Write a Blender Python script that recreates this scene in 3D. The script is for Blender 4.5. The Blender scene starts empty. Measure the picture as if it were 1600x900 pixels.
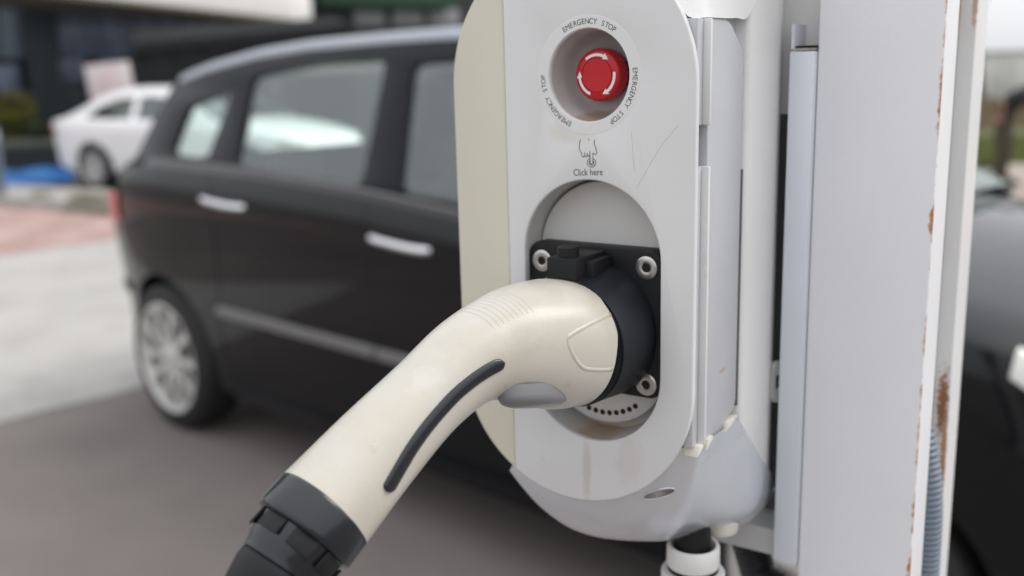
import bpy, bmesh, math, random
from mathutils import Vector, Matrix, noise as mnoise
from mathutils.bvhtree import BVHTree

random.seed(7)
R = math.radians
scene = bpy.context.scene
col = scene.collection

# ------------------------------------------------------------------ camera
PITCH, ROLL, CAM_H = R(12.3), R(1.5), 1.5
FPX = 1556.0                                   # focal length in pixels of the 1600 px wide photograph
fwd = Vector((0, math.cos(PITCH), -math.sin(PITCH)))
up0 = Vector((0, math.sin(PITCH), math.cos(PITCH)))
rt0 = Vector((1, 0, 0))
rgt = rt0 * math.cos(ROLL) - up0 * math.sin(ROLL)
upv = up0 * math.cos(ROLL) + rt0 * math.sin(ROLL)
CAM = Vector((0, 0, CAM_H))
cam_data = bpy.data.cameras.new('camera')
cam = bpy.data.objects.new('camera', cam_data)
col.objects.link(cam)
cam.matrix_world = Matrix(((rgt.x, upv.x, -fwd.x, CAM.x), (rgt.y, upv.y, -fwd.y, CAM.y), (rgt.z, upv.z, -fwd.z, CAM.z), (0, 0, 0, 1)))
cam_data.sensor_width = 36
cam_data.lens = 36 * FPX / 1600
cam_data.clip_start = 0.02
cam_data.clip_end = 2000
cam_data.dof.use_dof = True
cam_data.dof.focus_distance = 0.465
cam_data.dof.aperture_fstop = 5.2
cam_data.dof.aperture_blades = 0
scene.camera = cam

# ------------------------------------------------------------------ sky, sun, exposure
SUN_ELEV, SUN_AZ = R(48), R(84)                # azimuth clockwise from +Y: from the right, over the parked car
world = bpy.data.worlds.new('World')
scene.world = world
world.use_nodes = True
wn, wl = world.node_tree.nodes, world.node_tree.links
bg = wn['Background']
sky = wn.new('ShaderNodeTexSky')
sky.sky_type = 'NISHITA'
sky.sun_disc = False
sky.sun_elevation = SUN_ELEV
sky.sun_rotation = SUN_AZ
sky.air_density = 1.0
sky.dust_density = 3.0
sky.ozone_density = 1.0
hs = wn.new('ShaderNodeHueSaturation')          # an overcast, nearly colourless sky
hs.inputs['Saturation'].default_value = 0.22
wl.new(sky.outputs[0], hs.inputs['Color'])
deck = wn.new('ShaderNodeMix')                  # even cloud deck over the whole sky
deck.data_type = 'RGBA'
deck.inputs['Factor'].default_value = 0.7
wtc = wn.new('ShaderNodeTexCoord')
wsep = wn.new('ShaderNodeSeparateXYZ')
wl.new(wtc.outputs['Generated'], wsep.inputs[0])
wmr = wn.new('ShaderNodeMapRange')              # an overcast sky is brighter overhead than at the horizon
wmr.inputs['To Min'].default_value = 0.62
wmr.inputs['To Max'].default_value = 1.3
wl.new(wsep.outputs['Z'], wmr.inputs['Value'])
wvm = wn.new('ShaderNodeVectorMath')
wvm.operation = 'SCALE'
wvm.inputs[0].default_value = (8.6, 8.75, 9.1)
wl.new(wmr.outputs['Result'], wvm.inputs['Scale'])
wl.new(wvm.outputs[0], deck.inputs['B'])
wl.new(hs.outputs[0], deck.inputs['A'])
wl.new(deck.outputs['Result'], bg.inputs['Color'])
bg.inputs['Strength'].default_value = 0.15
sun_data = bpy.data.lights.new('sun', 'SUN')
sun_data.energy = 1.1
sun_data.angle = R(32)
sun_data.color = (1.0, 0.96, 0.9)
sun = bpy.data.objects.new('sun', sun_data)
col.objects.link(sun)
sd = Vector((math.sin(SUN_AZ) * math.cos(SUN_ELEV), math.cos(SUN_AZ) * math.cos(SUN_ELEV), math.sin(SUN_ELEV)))
sun.rotation_euler = sd.to_track_quat('Z', 'Y').to_euler()
vs = scene.view_settings
vs.view_transform = 'Standard'
vs.look = 'None'
vs.exposure = 0.33
vs.gamma = 1
scene.cycles.use_denoising = True
scene.cycles.max_bounces = 10
scene.cycles.transparent_max_bounces = 12
scene.cycles.sample_clamp_indirect = 6


# ------------------------------------------------------------------ materials
def mat(name, base, rough=0.5, metal=0.0, var=0.0, vscale=20.0, bump=0.0, bscale=200.0, coat=0.0, spec=0.5, base2=None, trans=0.0, ior=1.45, thresh=(0.35, 0.7), detail=5.0):
    m = bpy.data.materials.new(name)
    m.use_nodes = True
    nt = m.node_tree
    b = nt.nodes['Principled BSDF']
    b.inputs['Base Color'].default_value = (*base, 1)
    b.inputs['Roughness'].default_value = rough
    b.inputs['Metallic'].default_value = metal
    b.inputs['Coat Weight'].default_value = coat
    b.inputs['Coat Roughness'].default_value = 0.04
    b.inputs['Specular IOR Level'].default_value = spec
    b.inputs['Transmission Weight'].default_value = trans
    b.inputs['IOR'].default_value = ior
    tc = nt.nodes.new('ShaderNodeTexCoord')
    if var > 0:
        n = nt.nodes.new('ShaderNodeTexNoise')
        n.inputs['Scale'].default_value = vscale
        n.inputs['Detail'].default_value = detail
        nt.links.new(tc.outputs['Object'], n.inputs['Vector'])
        mr = nt.nodes.new('ShaderNodeMapRange')
        mr.inputs['From Min'].default_value = thresh[0]
        mr.inputs['From Max'].default_value = thresh[1]
        nt.links.new(n.outputs['Fac'], mr.inputs['Value'])
        mx = nt.nodes.new('ShaderNodeMix')
        mx.data_type = 'RGBA'
        b2 = base2 or tuple(c * (1 - var) for c in base)
        mx.inputs['A'].default_value = (*base, 1)
        mx.inputs['B'].default_value = (*b2, 1)
        nt.links.new(mr.outputs['Result'], mx.inputs['Factor'])
        nt.links.new(mx.outputs['Result'], b.inputs['Base Color'])
    if bump > 0:
        n2 = nt.nodes.new('ShaderNodeTexNoise')
        n2.inputs['Scale'].default_value = bscale
        n2.inputs['Detail'].default_value = 3
        nt.links.new(tc.outputs['Object'], n2.inputs['Vector'])
        bp = nt.nodes.new('ShaderNodeBump')
        bp.inputs['Strength'].default_value = bump
        bp.inputs['Distance'].default_value = 0.0006
        nt.links.new(n2.outputs['Fac'], bp.inputs['Height'])
        nt.links.new(bp.outputs['Normal'], b.inputs['Normal'])
    return m


def add_spots(m, colour, scale, lo, hi, amount=1.0, stretch=(1, 1, 1), coords='Object'):
    """a second layer of stains over whatever feeds the base colour"""
    nt = m.node_tree
    b = nt.nodes['Principled BSDF']
    inp = b.inputs['Base Color']
    tc = nt.nodes.new('ShaderNodeTexCoord')
    mp = nt.nodes.new('ShaderNodeMapping')
    mp.inputs['Scale'].default_value = stretch
    n = nt.nodes.new('ShaderNodeTexNoise')
    n.inputs['Scale'].default_value = scale
    n.inputs['Detail'].default_value = 6
    n.inputs['Roughness'].default_value = 0.65
    mr = nt.nodes.new('ShaderNodeMapRange')
    mr.inputs['From Min'].default_value = lo
    mr.inputs['From Max'].default_value = hi
    mr.inputs['To Max'].default_value = amount
    mx = nt.nodes.new('ShaderNodeMix')
    mx.data_type = 'RGBA'
    nt.links.new(tc.outputs[coords], mp.inputs['Vector'])
    nt.links.new(mp.outputs[0], n.inputs['Vector'])
    nt.links.new(n.outputs['Fac'], mr.inputs['Value'])
    nt.links.new(mr.outputs['Result'], mx.inputs['Factor'])
    if inp.is_linked:
        nt.links.new(inp.links[0].from_socket, mx.inputs['A'])
    else:
        mx.inputs['A'].default_value = inp.default_value
    mx.inputs['B'].default_value = (*colour, 1)
    nt.links.new(mx.outputs['Result'], inp)
    return m


def add_stain(m, centre, radii, colour, amount, nscale=120, nstr=0.6):
    """one blotch of dirt or rust at a fixed place on the thing"""
    nt = m.node_tree
    inp = nt.nodes['Principled BSDF'].inputs['Base Color']
    tc = nt.nodes.new('ShaderNodeTexCoord')
    sub = nt.nodes.new('ShaderNodeVectorMath')
    sub.operation = 'SUBTRACT'
    sub.inputs[1].default_value = centre
    mul_ = nt.nodes.new('ShaderNodeVectorMath')
    mul_.operation = 'MULTIPLY'
    mul_.inputs[1].default_value = tuple(1 / r for r in radii)
    le = nt.nodes.new('ShaderNodeVectorMath')
    le.operation = 'LENGTH'
    n = nt.nodes.new('ShaderNodeTexNoise')
    n.inputs['Scale'].default_value = nscale
    n.inputs['Detail'].default_value = 6
    n.inputs['Roughness'].default_value = 0.65
    mad = nt.nodes.new('ShaderNodeMath')
    mad.operation = 'MULTIPLY_ADD'
    mad.inputs[1].default_value = nstr * 2
    mr = nt.nodes.new('ShaderNodeMapRange')
    mr.inputs['From Min'].default_value = 1.0 + nstr
    mr.inputs['From Max'].default_value = 0.5 + nstr
    mr.inputs['To Max'].default_value = amount
    mx = nt.nodes.new('ShaderNodeMix')
    mx.data_type = 'RGBA'
    nt.links.new(tc.outputs['Object'], sub.inputs[0])
    nt.links.new(sub.outputs[0], mul_.inputs[0])
    nt.links.new(mul_.outputs[0], le.inputs[0])
    nt.links.new(tc.outputs['Object'], n.inputs['Vector'])
    nt.links.new(n.outputs['Fac'], mad.inputs[0])
    nt.links.new(le.outputs['Value'], mad.inputs[2])
    nt.links.new(mad.outputs[0], mr.inputs['Value'])
    nt.links.new(mr.outputs['Result'], mx.inputs['Factor'])
    if inp.is_linked:
        nt.links.new(inp.links[0].from_socket, mx.inputs['A'])
    else:
        mx.inputs['A'].default_value = inp.default_value
    mx.inputs['B'].default_value = (*colour, 1)
    nt.links.new(mx.outputs['Result'], inp)
    return m


M = {}
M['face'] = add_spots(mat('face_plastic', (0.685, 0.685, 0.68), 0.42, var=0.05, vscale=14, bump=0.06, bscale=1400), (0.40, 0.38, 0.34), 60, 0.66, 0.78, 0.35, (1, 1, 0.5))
M['flank'] = mat('yellowed_plastic', (0.62, 0.60, 0.49), 0.45, var=0.06, vscale=10, base2=(0.58, 0.55, 0.44), bump=0.05, bscale=1400)
M['housing'] = add_spots(mat('housing_plastic', (0.73, 0.73, 0.72), 0.4, var=0.06, vscale=12, bump=0.2, bscale=800), (0.42, 0.38, 0.31), 30, 0.62, 0.8, 0.4, (1, 1, 0.25))
M['panel'] = mat('panel_grey', (0.50, 0.51, 0.53), 0.4, var=0.06, vscale=18)
M['cutface'] = mat('cream_cut', (0.70, 0.67, 0.58), 0.5, var=0.1, vscale=60)
M['skirt'] = add_spots(mat('satin_metal', (0.75, 0.78, 0.82), 0.26, metal=0.65, var=0.08, vscale=16), (0.48, 0.46, 0.43), 22, 0.58, 0.75, 0.5, (1, 1, 1.6))
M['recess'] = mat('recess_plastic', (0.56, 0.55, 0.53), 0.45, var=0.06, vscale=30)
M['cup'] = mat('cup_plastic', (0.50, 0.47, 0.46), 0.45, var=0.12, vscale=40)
M['disc'] = add_spots(mat('disc_plastic', (0.62, 0.61, 0.59), 0.45, var=0.05, vscale=30), (0.45, 0.42, 0.36), 60, 0.6, 0.75, 0.5)
M['rim'] = mat('sticker_white', (0.69, 0.688, 0.68), 0.42)
add_stain(M['face'], (-0.006, 0.0, -0.086), (0.0035, 0.02, 0.022), (0.47, 0.41, 0.33), 0.45, 90, 0.5)
add_stain(M['face'], (-0.012, 0.0, 0.098), (0.016, 0.02, 0.008), (0.55, 0.52, 0.42), 0.5, 60, 0.5)
add_stain(M['face'], (0.020, 0.0, -0.075), (0.010, 0.02, 0.02), (0.50, 0.46, 0.40), 0.25, 70, 0.7)
add_stain(M['recess'], (-0.004, 0.012, -0.0665), (0.016, 0.03, 0.0035), (0.30, 0.13, 0.04), 0.9, 160, 0.5)
add_stain(M['recess'], (0.0, 0.012, -0.064), (0.03, 0.03, 0.010), (0.48, 0.42, 0.33), 0.6, 90, 0.5)
add_stain(M['cup'], (-0.004, 0.012, 0.1045), (0.012, 0.02, 0.004), (0.30, 0.20, 0.12), 0.7, 160, 0.5)
add_stain(M['panel'], (0.0545, 0.040, -0.030), (0.01, 0.006, 0.0015), (0.42, 0.34, 0.22), 0.9, 200, 0.4)
M['groove'] = mat('groove_grey', (0.10, 0.10, 0.10), 0.7)
M['scratch'] = mat('scratch_mark', (0.42, 0.42, 0.42), 0.5)
M['ink'] = mat('ink', (0.06, 0.06, 0.065), 0.6)
M['black'] = mat('black_rubber', (0.006, 0.0065, 0.0075), 0.5, var=0.5, vscale=60, base2=(0.010, 0.0105, 0.0115), spec=0.35)
M['blackblue'] = mat('black_polymer', (0.009, 0.011, 0.014), 0.5, spec=0.35)
M['gloss'] = mat('black_gloss', (0.009, 0.011, 0.015), 0.2, spec=0.7)
M['hole'] = mat('hole_dark', (0.01, 0.01, 0.01), 0.8)
M['cream'] = add_spots(mat('cream_plastic', (0.53, 0.508, 0.455), 0.24, var=0.1, vscale=22, base2=(0.49, 0.45, 0.38), bump=0.18, bscale=1300), (0.36, 0.30, 0.22), 330, 0.66, 0.76, 0.6)
add_spots(M['cream'], (0.48, 0.42, 0.335), 34, 0.52, 0.76, 0.35)
add_spots(M['cream'], (0.66, 0.64, 0.60), 26, 0.56, 0.72, 0.35)
add_spots(M['cream'], (0.22, 0.15, 0.09), 900, 0.72, 0.76, 0.7)
M['pad'] = mat('grey_pad', (0.19, 0.19, 0.195), 0.25, var=0.08, vscale=30)
M['red'] = mat('red_plastic', (0.50, 0.011, 0.016), 0.3)
M['white'] = mat('white_print', (0.8, 0.8, 0.78), 0.5)
M['steel'] = mat('steel', (0.55, 0.53, 0.51), 0.28, metal=0.9, var=0.15, vscale=300)
M['conduit'] = mat('conduit_grey', (0.15, 0.185, 0.22), 0.4)
M['channel'] = mat('channel_aluminium', (0.66, 0.69, 0.745), 0.4, metal=0.1, var=0.04, vscale=15)
M['paint'] = mat('black_car_paint', (0.003, 0.0034, 0.0048), 0.05, coat=0.0, spec=0.45)
M['whitepaint'] = mat('white_car_paint', (0.88, 0.88, 0.88), 0.3, coat=0.8)
M['trim'] = mat('black_trim', (0.006, 0.0065, 0.0085), 0.2, spec=0.2)
M['rail'] = mat('roof_edge_sheen', (0.37, 0.395, 0.43), 0.25, metal=0.5)  # silver tone puts the sky's reflection into the black car's roof edge
M['greytrim'] = mat('grey_moulding', (0.17, 0.165, 0.16), 0.4)
M['chrome'] = mat('chrome', (0.75, 0.75, 0.76), 0.2, metal=1.0)
M['tyre'] = mat('tyre', (0.014, 0.014, 0.014), 0.7)
M['alloy'] = mat('alloy', (0.66, 0.65, 0.63), 0.32, metal=0.55)
M['disc_dark'] = mat('brake_dark', (0.10, 0.09, 0.085), 0.5, metal=0.4)
M['seat'] = mat('seat_cloth', (0.03, 0.03, 0.032), 0.85)
M['lampred'] = mat('tail_lens', (0.5, 0.03, 0.03), 0.15, coat=0.5)
M['lampclear'] = mat('head_lens', (0.52, 0.52, 0.48), 0.12, coat=0.8)


def glass_mat(name, tint, ior=2.15):
    m = bpy.data.materials.new(name)
    m.use_nodes = True
    nt = m.node_tree
    nt.nodes.remove(nt.nodes['Principled BSDF'])
    out = nt.nodes['Material Output']
    tr = nt.nodes.new('ShaderNodeBsdfTransparent')
    tr.inputs['Color'].default_value = (*tint, 1)
    gl = nt.nodes.new('ShaderNodeBsdfGlossy')
    gl.inputs['Roughness'].default_value = 0.02
    gl.inputs['Color'].default_value = (0.9, 0.97, 0.96, 1)
    fr = nt.nodes.new('ShaderNodeFresnel')
    ge = nt.nodes.new('ShaderNodeNewGeometry')
    mi = nt.nodes.new('ShaderNodeMix')
    mi.inputs['A'].default_value = ior
    mi.inputs['B'].default_value = 1.0 / ior
    nt.links.new(ge.outputs['Backfacing'], mi.inputs['Factor'])
    nt.links.new(mi.outputs['Result'], fr.inputs['IOR'])
    mx = nt.nodes.new('ShaderNodeMixShader')
    nt.links.new(fr.outputs[0], mx.inputs[0])
    nt.links.new(tr.outputs[0], mx.inputs[1])
    nt.links.new(gl.outputs[0], mx.inputs[2])
    nt.links.new(mx.outputs[0], out.inputs['Surface'])
    return m


M['water'] = glass_mat('water_drop', (0.97, 0.97, 0.97), 1.33)
M['carglass'] = glass_mat('green_tinted_glass', (0.90, 1.0, 0.955))
M['carglass_dark'] = glass_mat('dark_tinted_glass', (0.25, 0.28, 0.27))


# ------------------------------------------------------------------ helpers
def link(o, parent=None):
    col.objects.link(o)
    if parent is not None:
        o.parent = parent
    return o


def tag(o, label=None, category=None, group=None, kind=None):
    if label:
        o['label'] = label
    if category:
        o['category'] = category
    if group:
        o['group'] = group
    if kind:
        o['kind'] = kind
    return o


def empty(name, matrix, label, category, group=None):
    o = bpy.data.objects.new(name, None)
    o.empty_display_size = 0.05
    col.objects.link(o)
    o.matrix_world = matrix
    return tag(o, label, category, group)


def obj(name, verts, faces, m, parent=None, smooth=False, angle=None):
    me = bpy.data.meshes.new(name)
    me.from_pydata([tuple(v) for v in verts], [], faces)
    me.update()
    return finish(name, me, m, parent, smooth, angle)


def finish(name, me, m, parent=None, smooth=False, angle=None):
    bm = bmesh.new()
    bm.from_mesh(me)
    bmesh.ops.recalc_face_normals(bm, faces=bm.faces)
    bm.to_mesh(me)
    bm.free()
    if m is not None:
        me.materials.clear()
        me.materials.append(m)
    if smooth or angle is not None:
        me.polygons.foreach_set('use_smooth', [True] * len(me.polygons))
        if angle is not None:
            me.set_sharp_from_angle(angle=R(angle))
    me.update()
    o = bpy.data.objects.new(name, me)
    return link(o, parent)


def box(x0, x1, y0, y1, z0, z1):
    v = [(x, y, z) for z in (z0, z1) for y in (y0, y1) for x in (x0, x1)]
    f = [(0, 2, 3, 1), (4, 5, 7, 6), (0, 1, 5, 4), (2, 6, 7, 3), (0, 4, 6, 2), (1, 3, 7, 5)]
    return v, f


def boxobj(name, x0, x1, y0, y1, z0, z1, m, parent=None, bevel=0.0, seg=2):
    bm = bmesh.new()
    v, f = box(x0, x1, y0, y1, z0, z1)
    vs_ = [bm.verts.new(p) for p in v]
    for q in f:
        bm.faces.new([vs_[i] for i in q])
    bmesh.ops.recalc_face_normals(bm, faces=bm.faces)
    if bevel > 0:
        bmesh.ops.bevel(bm, geom=bm.edges[:], offset=bevel, segments=seg, profile=0.5, affect='EDGES')
    me = bpy.data.meshes.new(name)
    bm.to_mesh(me)
    bm.free()
    return finish(name, me, m, parent, angle=35 if bevel > 0 else None)


def lathe(profile, n=48, axis='Y', a0=0.0, a1=2 * math.pi):
    """profile: (radius, height) pairs; revolve round the axis"""
    full = abs(a1 - a0 - 2 * math.pi) < 1e-6
    k = n if full else n + 1
    verts, faces = [], []
    for (r, h) in profile:
        for i in range(k):
            a = a0 + (a1 - a0) * i / n
            c, s = r * math.cos(a), r * math.sin(a)
            verts.append((c, h, s) if axis == 'Y' else (c, s, h))
    for j in range(len(profile) - 1):
        for i in range(n):
            i2 = (i + 1) % k
            faces.append((j * k + i, j * k + i2, (j + 1) * k + i2, (j + 1) * k + i))
    return verts, faces


def tube(points, radius, n=10, closed=False, caps=True):
    """round bar along a polyline; radius a number or a list"""
    P = [Vector(p) for p in points]
    rad = radius if isinstance(radius, (list, tuple)) else [radius] * len(P)
    verts, faces = [], []
    up = Vector((0.13, 0.21, 0.97))
    for i, p in enumerate(P):
        a = P[i - 1] if (i > 0 or closed) else P[i]
        b = P[(i + 1) % len(P)] if (i < len(P) - 1 or closed) else P[i]
        d = (b - a).normalized()
        s = d.cross(up)
        if s.length < 1e-3:
            s = d.cross(Vector((1, 0, 0)))
        s.normalize()
        q = s.cross(d)
        for k in range(n):
            t = 2 * math.pi * k / n
            verts.append(p + (s * math.cos(t) + q * math.sin(t)) * rad[i])
    m = len(P)
    for i in range(m if closed else m - 1):
        for k in range(n):
            faces.append((i * n + k, i * n + (k + 1) % n, ((i + 1) % m) * n + (k + 1) % n, ((i + 1) % m) * n + k))
    if caps and not closed:
        faces.append(tuple(range(n - 1, -1, -1)))
        faces.append(tuple((m - 1) * n + k for k in range(n)))
    return verts, faces


def merge(*parts):
    V, F = [], []
    for v, f in parts:
        o = len(V)
        V += list(v)
        F += [tuple(i + o for i in q) for q in f]
    return V, F


def stadium(cx, cz0, cz1, r, n=32):
    pts = []
    for i in range(n + 1):
        a = math.pi * i / n
        pts.append((cx + r * math.cos(a), cz1 + r * math.sin(a)))
    for i in range(n + 1):
        a = math.pi + math.pi * i / n
        pts.append((cx + r * math.cos(a), cz0 + r * math.sin(a)))
    return pts


def circle(cx, cz, r, n=48):
    return [(cx + r * math.cos(2 * math.pi * i / n), cz + r * math.sin(2 * math.pi * i / n)) for i in range(n)]


def roundrect(x0, x1, z0, z1, r, n=8):
    pts = []
    for cx, cz, a0 in ((x1 - r, z1 - r, 0), (x0 + r, z1 - r, 90), (x0 + r, z0 + r, 180), (x1 - r, z0 + r, 270)):
        for i in range(n + 1):
            a = R(a0 + 90 * i / n)
            pts.append((cx + r * math.cos(a), cz + r * math.sin(a)))
    return pts


def sheet(name, outline, holes, thick, m, parent=None, bevel=0.0, fn=None, front=0.0, angle=40):
    """flat plate with holes in the local X-Z plane, front face at y = front (towards -Y), thickness going +Y"""
    cu = bpy.data.curves.new(name, 'CURVE')
    cu.dimensions = '2D'
    cu.fill_mode = 'BOTH'
    cu.extrude = max(thick / 2 - bevel, 1e-5)
    cu.bevel_depth = bevel
    cu.bevel_resolution = 2
    cu.offset = -bevel
    for loop in [outline] + list(holes):
        sp = cu.splines.new('POLY')
        sp.points.add(len(loop) - 1)
        for p, q in zip(sp.points, loop):
            p.co = (q[0], q[1], 0, 1)
        sp.use_cyclic_u = True
    tmp = bpy.data.objects.new(name, cu)
    col.objects.link(tmp)
    dg = bpy.context.evaluated_depsgraph_get()
    me = bpy.data.meshes.new_from_object(tmp.evaluated_get(dg))
    col.objects.unlink(tmp)
    bpy.data.objects.remove(tmp)
    for v in me.vertices:
        x, z, d = v.co
        p = (x, front + thick / 2 - d, z)
        v.co = fn(*p) if fn else p
    bm = bmesh.new()
    bm.from_mesh(me)
    bmesh.ops.remove_doubles(bm, verts=bm.verts, dist=1e-6)
    bm.to_mesh(me)
    bm.free()
    me.name = name
    return finish(name, me, m, parent, angle=angle)


def text_mesh(body, size, align='CENTER'):
    cu = bpy.data.curves.new('txt', 'FONT')
    cu.body = body
    cu.size = size
    cu.align_x = align
    cu.resolution_u = 3
    tmp = bpy.data.objects.new('txt', cu)
    col.objects.link(tmp)
    dg = bpy.context.evaluated_depsgraph_get()
    me = bpy.data.meshes.new_from_object(tmp.evaluated_get(dg))
    v = [tuple(p.co) for p in me.vertices]
    f = [tuple(p.vertices) for p in me.polygons]
    col.objects.unlink(tmp)
    bpy.data.objects.remove(tmp)
    return v, f


def boolean_cut(o, cutters):
    for c in cutters:
        md = o.modifiers.new('cut', 'BOOLEAN')
        md.operation = 'DIFFERENCE'
        md.solver = 'EXACT'
        md.object = c
    dg = bpy.context.evaluated_depsgraph_get()
    me = bpy.data.meshes.new_from_object(o.evaluated_get(dg))
    o.modifiers.clear()
    o.data = me
    for c in cutters:
        bpy.data.objects.remove(c)
    me.polygons.foreach_set('use_smooth', [True] * len(me.polygons))
    me.set_sharp_from_angle(angle=R(32))
    return o


def catmull(pts, n):
    """smooth resample of tuples"""
    P = [tuple(p) for p in pts]
    P = [tuple(2 * a - b for a, b in zip(P[0], P[1]))] + P + [tuple(2 * a - b for a, b in zip(P[-1], P[-2]))]
    out = []
    segs = len(P) - 3
    for k in range(n + 1):
        t = k / n * segs
        i = min(int(t), segs - 1)
        t -= i
        q = []
        for a, b, c, d in zip(P[i], P[i + 1], P[i + 2], P[i + 3]):
            q.append(0.5 * (2 * b + (c - a) * t + (2 * a - 5 * b + 4 * c - d) * t * t + (3 * b - a - 3 * c + d) * t ** 3))
        out.append(tuple(q))
    return out


def interp(tab, x):
    if x <= tab[0][0]:
        return tab[0][1]
    for (a, va), (b, vb) in zip(tab, tab[1:]):
        if x <= b:
            t = (x - a) / (b - a)
            return va + (vb - va) * t
    return tab[-1][1]


def copy_tree(o, parent=None):
    c = o.copy()
    col.objects.link(c)
    if parent is not None:
        c.parent = parent
    for ch in list(o.children):
        copy_tree(ch, c)
    return c


def sight(x, y):
    """direction of the line of sight through a place in the photograph, for surveying"""
    return (fwd + rgt * (x - 800) / FPX - upv * (y - 450) / FPX)


def at(x, y, depth):
    return CAM + sight(x, y) * depth


def ground(x, y, z=0.0):
    d = sight(x, y)
    return CAM + d * ((z - CAM.z) / d.z)


# ------------------------------------------------------------------ ground, road, paving
M['asphalt'] = add_spots(mat('asphalt', (0.205, 0.178, 0.166), 0.85, var=0.32, vscale=0.9, bump=0.6, bscale=120), (0.28, 0.245, 0.23), 90, 0.5, 0.75, 0.7)
M['concrete'] = add_spots(mat('pale_concrete', (0.40, 0.385, 0.365), 0.8, var=0.16, vscale=0.9), (0.28, 0.265, 0.25), 3.5, 0.48, 0.7, 0.6)
M['redpave'] = add_spots(mat('red_paving', (0.29, 0.175, 0.155), 0.85, var=0.25, vscale=2.0, base2=(0.42, 0.31, 0.285)), (0.40, 0.33, 0.30), 9, 0.5, 0.7, 0.6)
M['gravel'] = add_spots(mat('gravel', (0.36, 0.31, 0.26), 0.9, var=0.3, vscale=3), (0.24, 0.21, 0.18), 20, 0.5, 0.7, 0.7)
M['kerb'] = mat('kerb_stone', (0.36, 0.34, 0.32), 0.8, var=0.3, vscale=4)


def flat(name, pts, z, m, kind='structure'):
    o = obj(name, [(p[0], p[1], z) for p in pts], [tuple(range(len(pts)))], m)
    return tag(o, kind=kind)


flat('ground', [(-600, -600), (600, -600), (600, 600), (-600, 600)], 0.0, M['asphalt'])
CA = R(46.5)                                     # heading of the black car; the road edge runs across it
car_f = Vector((math.sin(CA), -math.cos(CA), 0))
car_l = Vector((math.cos(CA), math.sin(CA), 0))
e1, e2 = Vector((-2.14, 4.5, 0)), Vector((-4.25, 9.1, 0))
near_edge = [e1 + car_l * (-1.3 + 0.25 * i) + car_f * (0.05 * mnoise.noise(Vector((i * 0.6, 0, 0))) + 0.02 * mnoise.noise(Vector((i * 2.1, 3, 0)))) for i in range(60)]
flat('road', near_edge + [e1 + car_l * 30, e2 + car_l * 30, e2 - car_l * 1.6], 0.004, M['concrete'])  # unseen left end cut short so the car doors mirror dark asphalt
p3, p4 = Vector((-6.32, 12.4, 0)), Vector((-4.3, 11.2, 0))
far_dir = (p4 - p3).normalized()
flat('red_pavement', [e2 - car_l * 8, e2 + car_l * 6, p4 + far_dir * 6, p3 - far_dir * 8], 0.008, M['redpave'])
flat('gravel_path', [(3.5, 8.2), (30, 6.0), (40, 17), (3.5, 14.8)], 0.004, M['gravel'])

# a dirty kerb with weeds between the paving and the white car
kp = [p3 + far_dir * s for s in (-6, -1.0, 0.9, 3.0, 6)]
n_k = Vector((-far_dir.y, far_dir.x, 0))
kv, kf = [], []
for p in (kp[0], kp[-1]):
    for off, z in ((0, 0), (0.02, 0.11), (0.05, 0.13), (1.0, 0.13), (1.0, 0)):
        q = p + n_k * off
        kv.append((q.x, q.y, z))
for k in range(4):
    kf.append((k, k + 1, k + 6, k + 5))
kf += [(0, 1, 2, 3, 4), (5, 6, 7, 8, 9)]
tag(obj('kerb', kv, kf, M['kerb']), kind='structure')

# ================================================================== CHARGING STATION
SA = R(34)
st_t = Vector((math.cos(SA), -math.sin(SA), 0))
st_n = Vector((-math.sin(SA), -math.cos(SA), 0))
O = at(930, 500, 0.52)
ST = Matrix.Translation(O) @ Matrix.Rotation(-SA, 4, 'Z')   # local x = along the face, -y = outwards, z = up
ST_INV = ST.inverted()
mm = 0.001


def L(u, v, w):
    """millimetres across, up and out of the face -> local metres"""
    return Vector((u * mm, -w * mm, v * mm))


station = empty('charging_station', ST, 'white wall-box charging station with red emergency stop button, bolted to the post', 'charger')

PC, PR, PV0, PV1 = -16.5, 71.5, -32, 120          # stadium of the front panel
FOLD = -53
full = stadium(PC, PV0, PV1, PR, 64)


def clip(poly, keep_right, x):
    out = []
    for i in range(len(poly)):
        a, b = poly[i], poly[(i + 1) % len(poly)]
        ia, ib = (a[0] >= x) == keep_right, (b[0] >= x) == keep_right
        if ia:
            out.append(a)
        if ia != ib:
            t = (x - a[0]) / (b[0] - a[0])
            out.append((x, a[1] + (b[1] - a[1]) * t))
    res = []
    for p in out:
        if not res or (abs(p[0] - res[-1][0]) + abs(p[1] - res[-1][1])) > 1e-4:
            res.append(p)
    return res


def mmpts(pts):
    return [(x * mm, z * mm) for x, z in pts]


RC, RR = -3, 40                                    # socket recess
BU, BV, BR = -3, 125, 22.7                         # button recess
recess_hole = stadium(RC, -27, 33, RR, 40)
button_hole = circle(BU, BV, BR, 64)
front_panel = sheet('front_panel', mmpts(clip(full, True, FOLD)), [mmpts(recess_hole), mmpts(button_hole)], 4 * mm, M['face'], station, bevel=0.9 * mm)


def flank_fn(x, y, z):
    d = max(0.0, (FOLD * mm - x))
    x2 = FOLD * mm - d * 1.17
    w = -d * 1.17 * 0.22 / mm
    v = z / mm
    v += w * (0.306 - 0.00233 * v)
    return (x2, y - w * mm, v * mm)


sheet('side_flank', mmpts(clip(full, False, FOLD)), [], 4 * mm, M['flank'], station, bevel=0.9 * mm, fn=flank_fn, front=0.0002)

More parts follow.
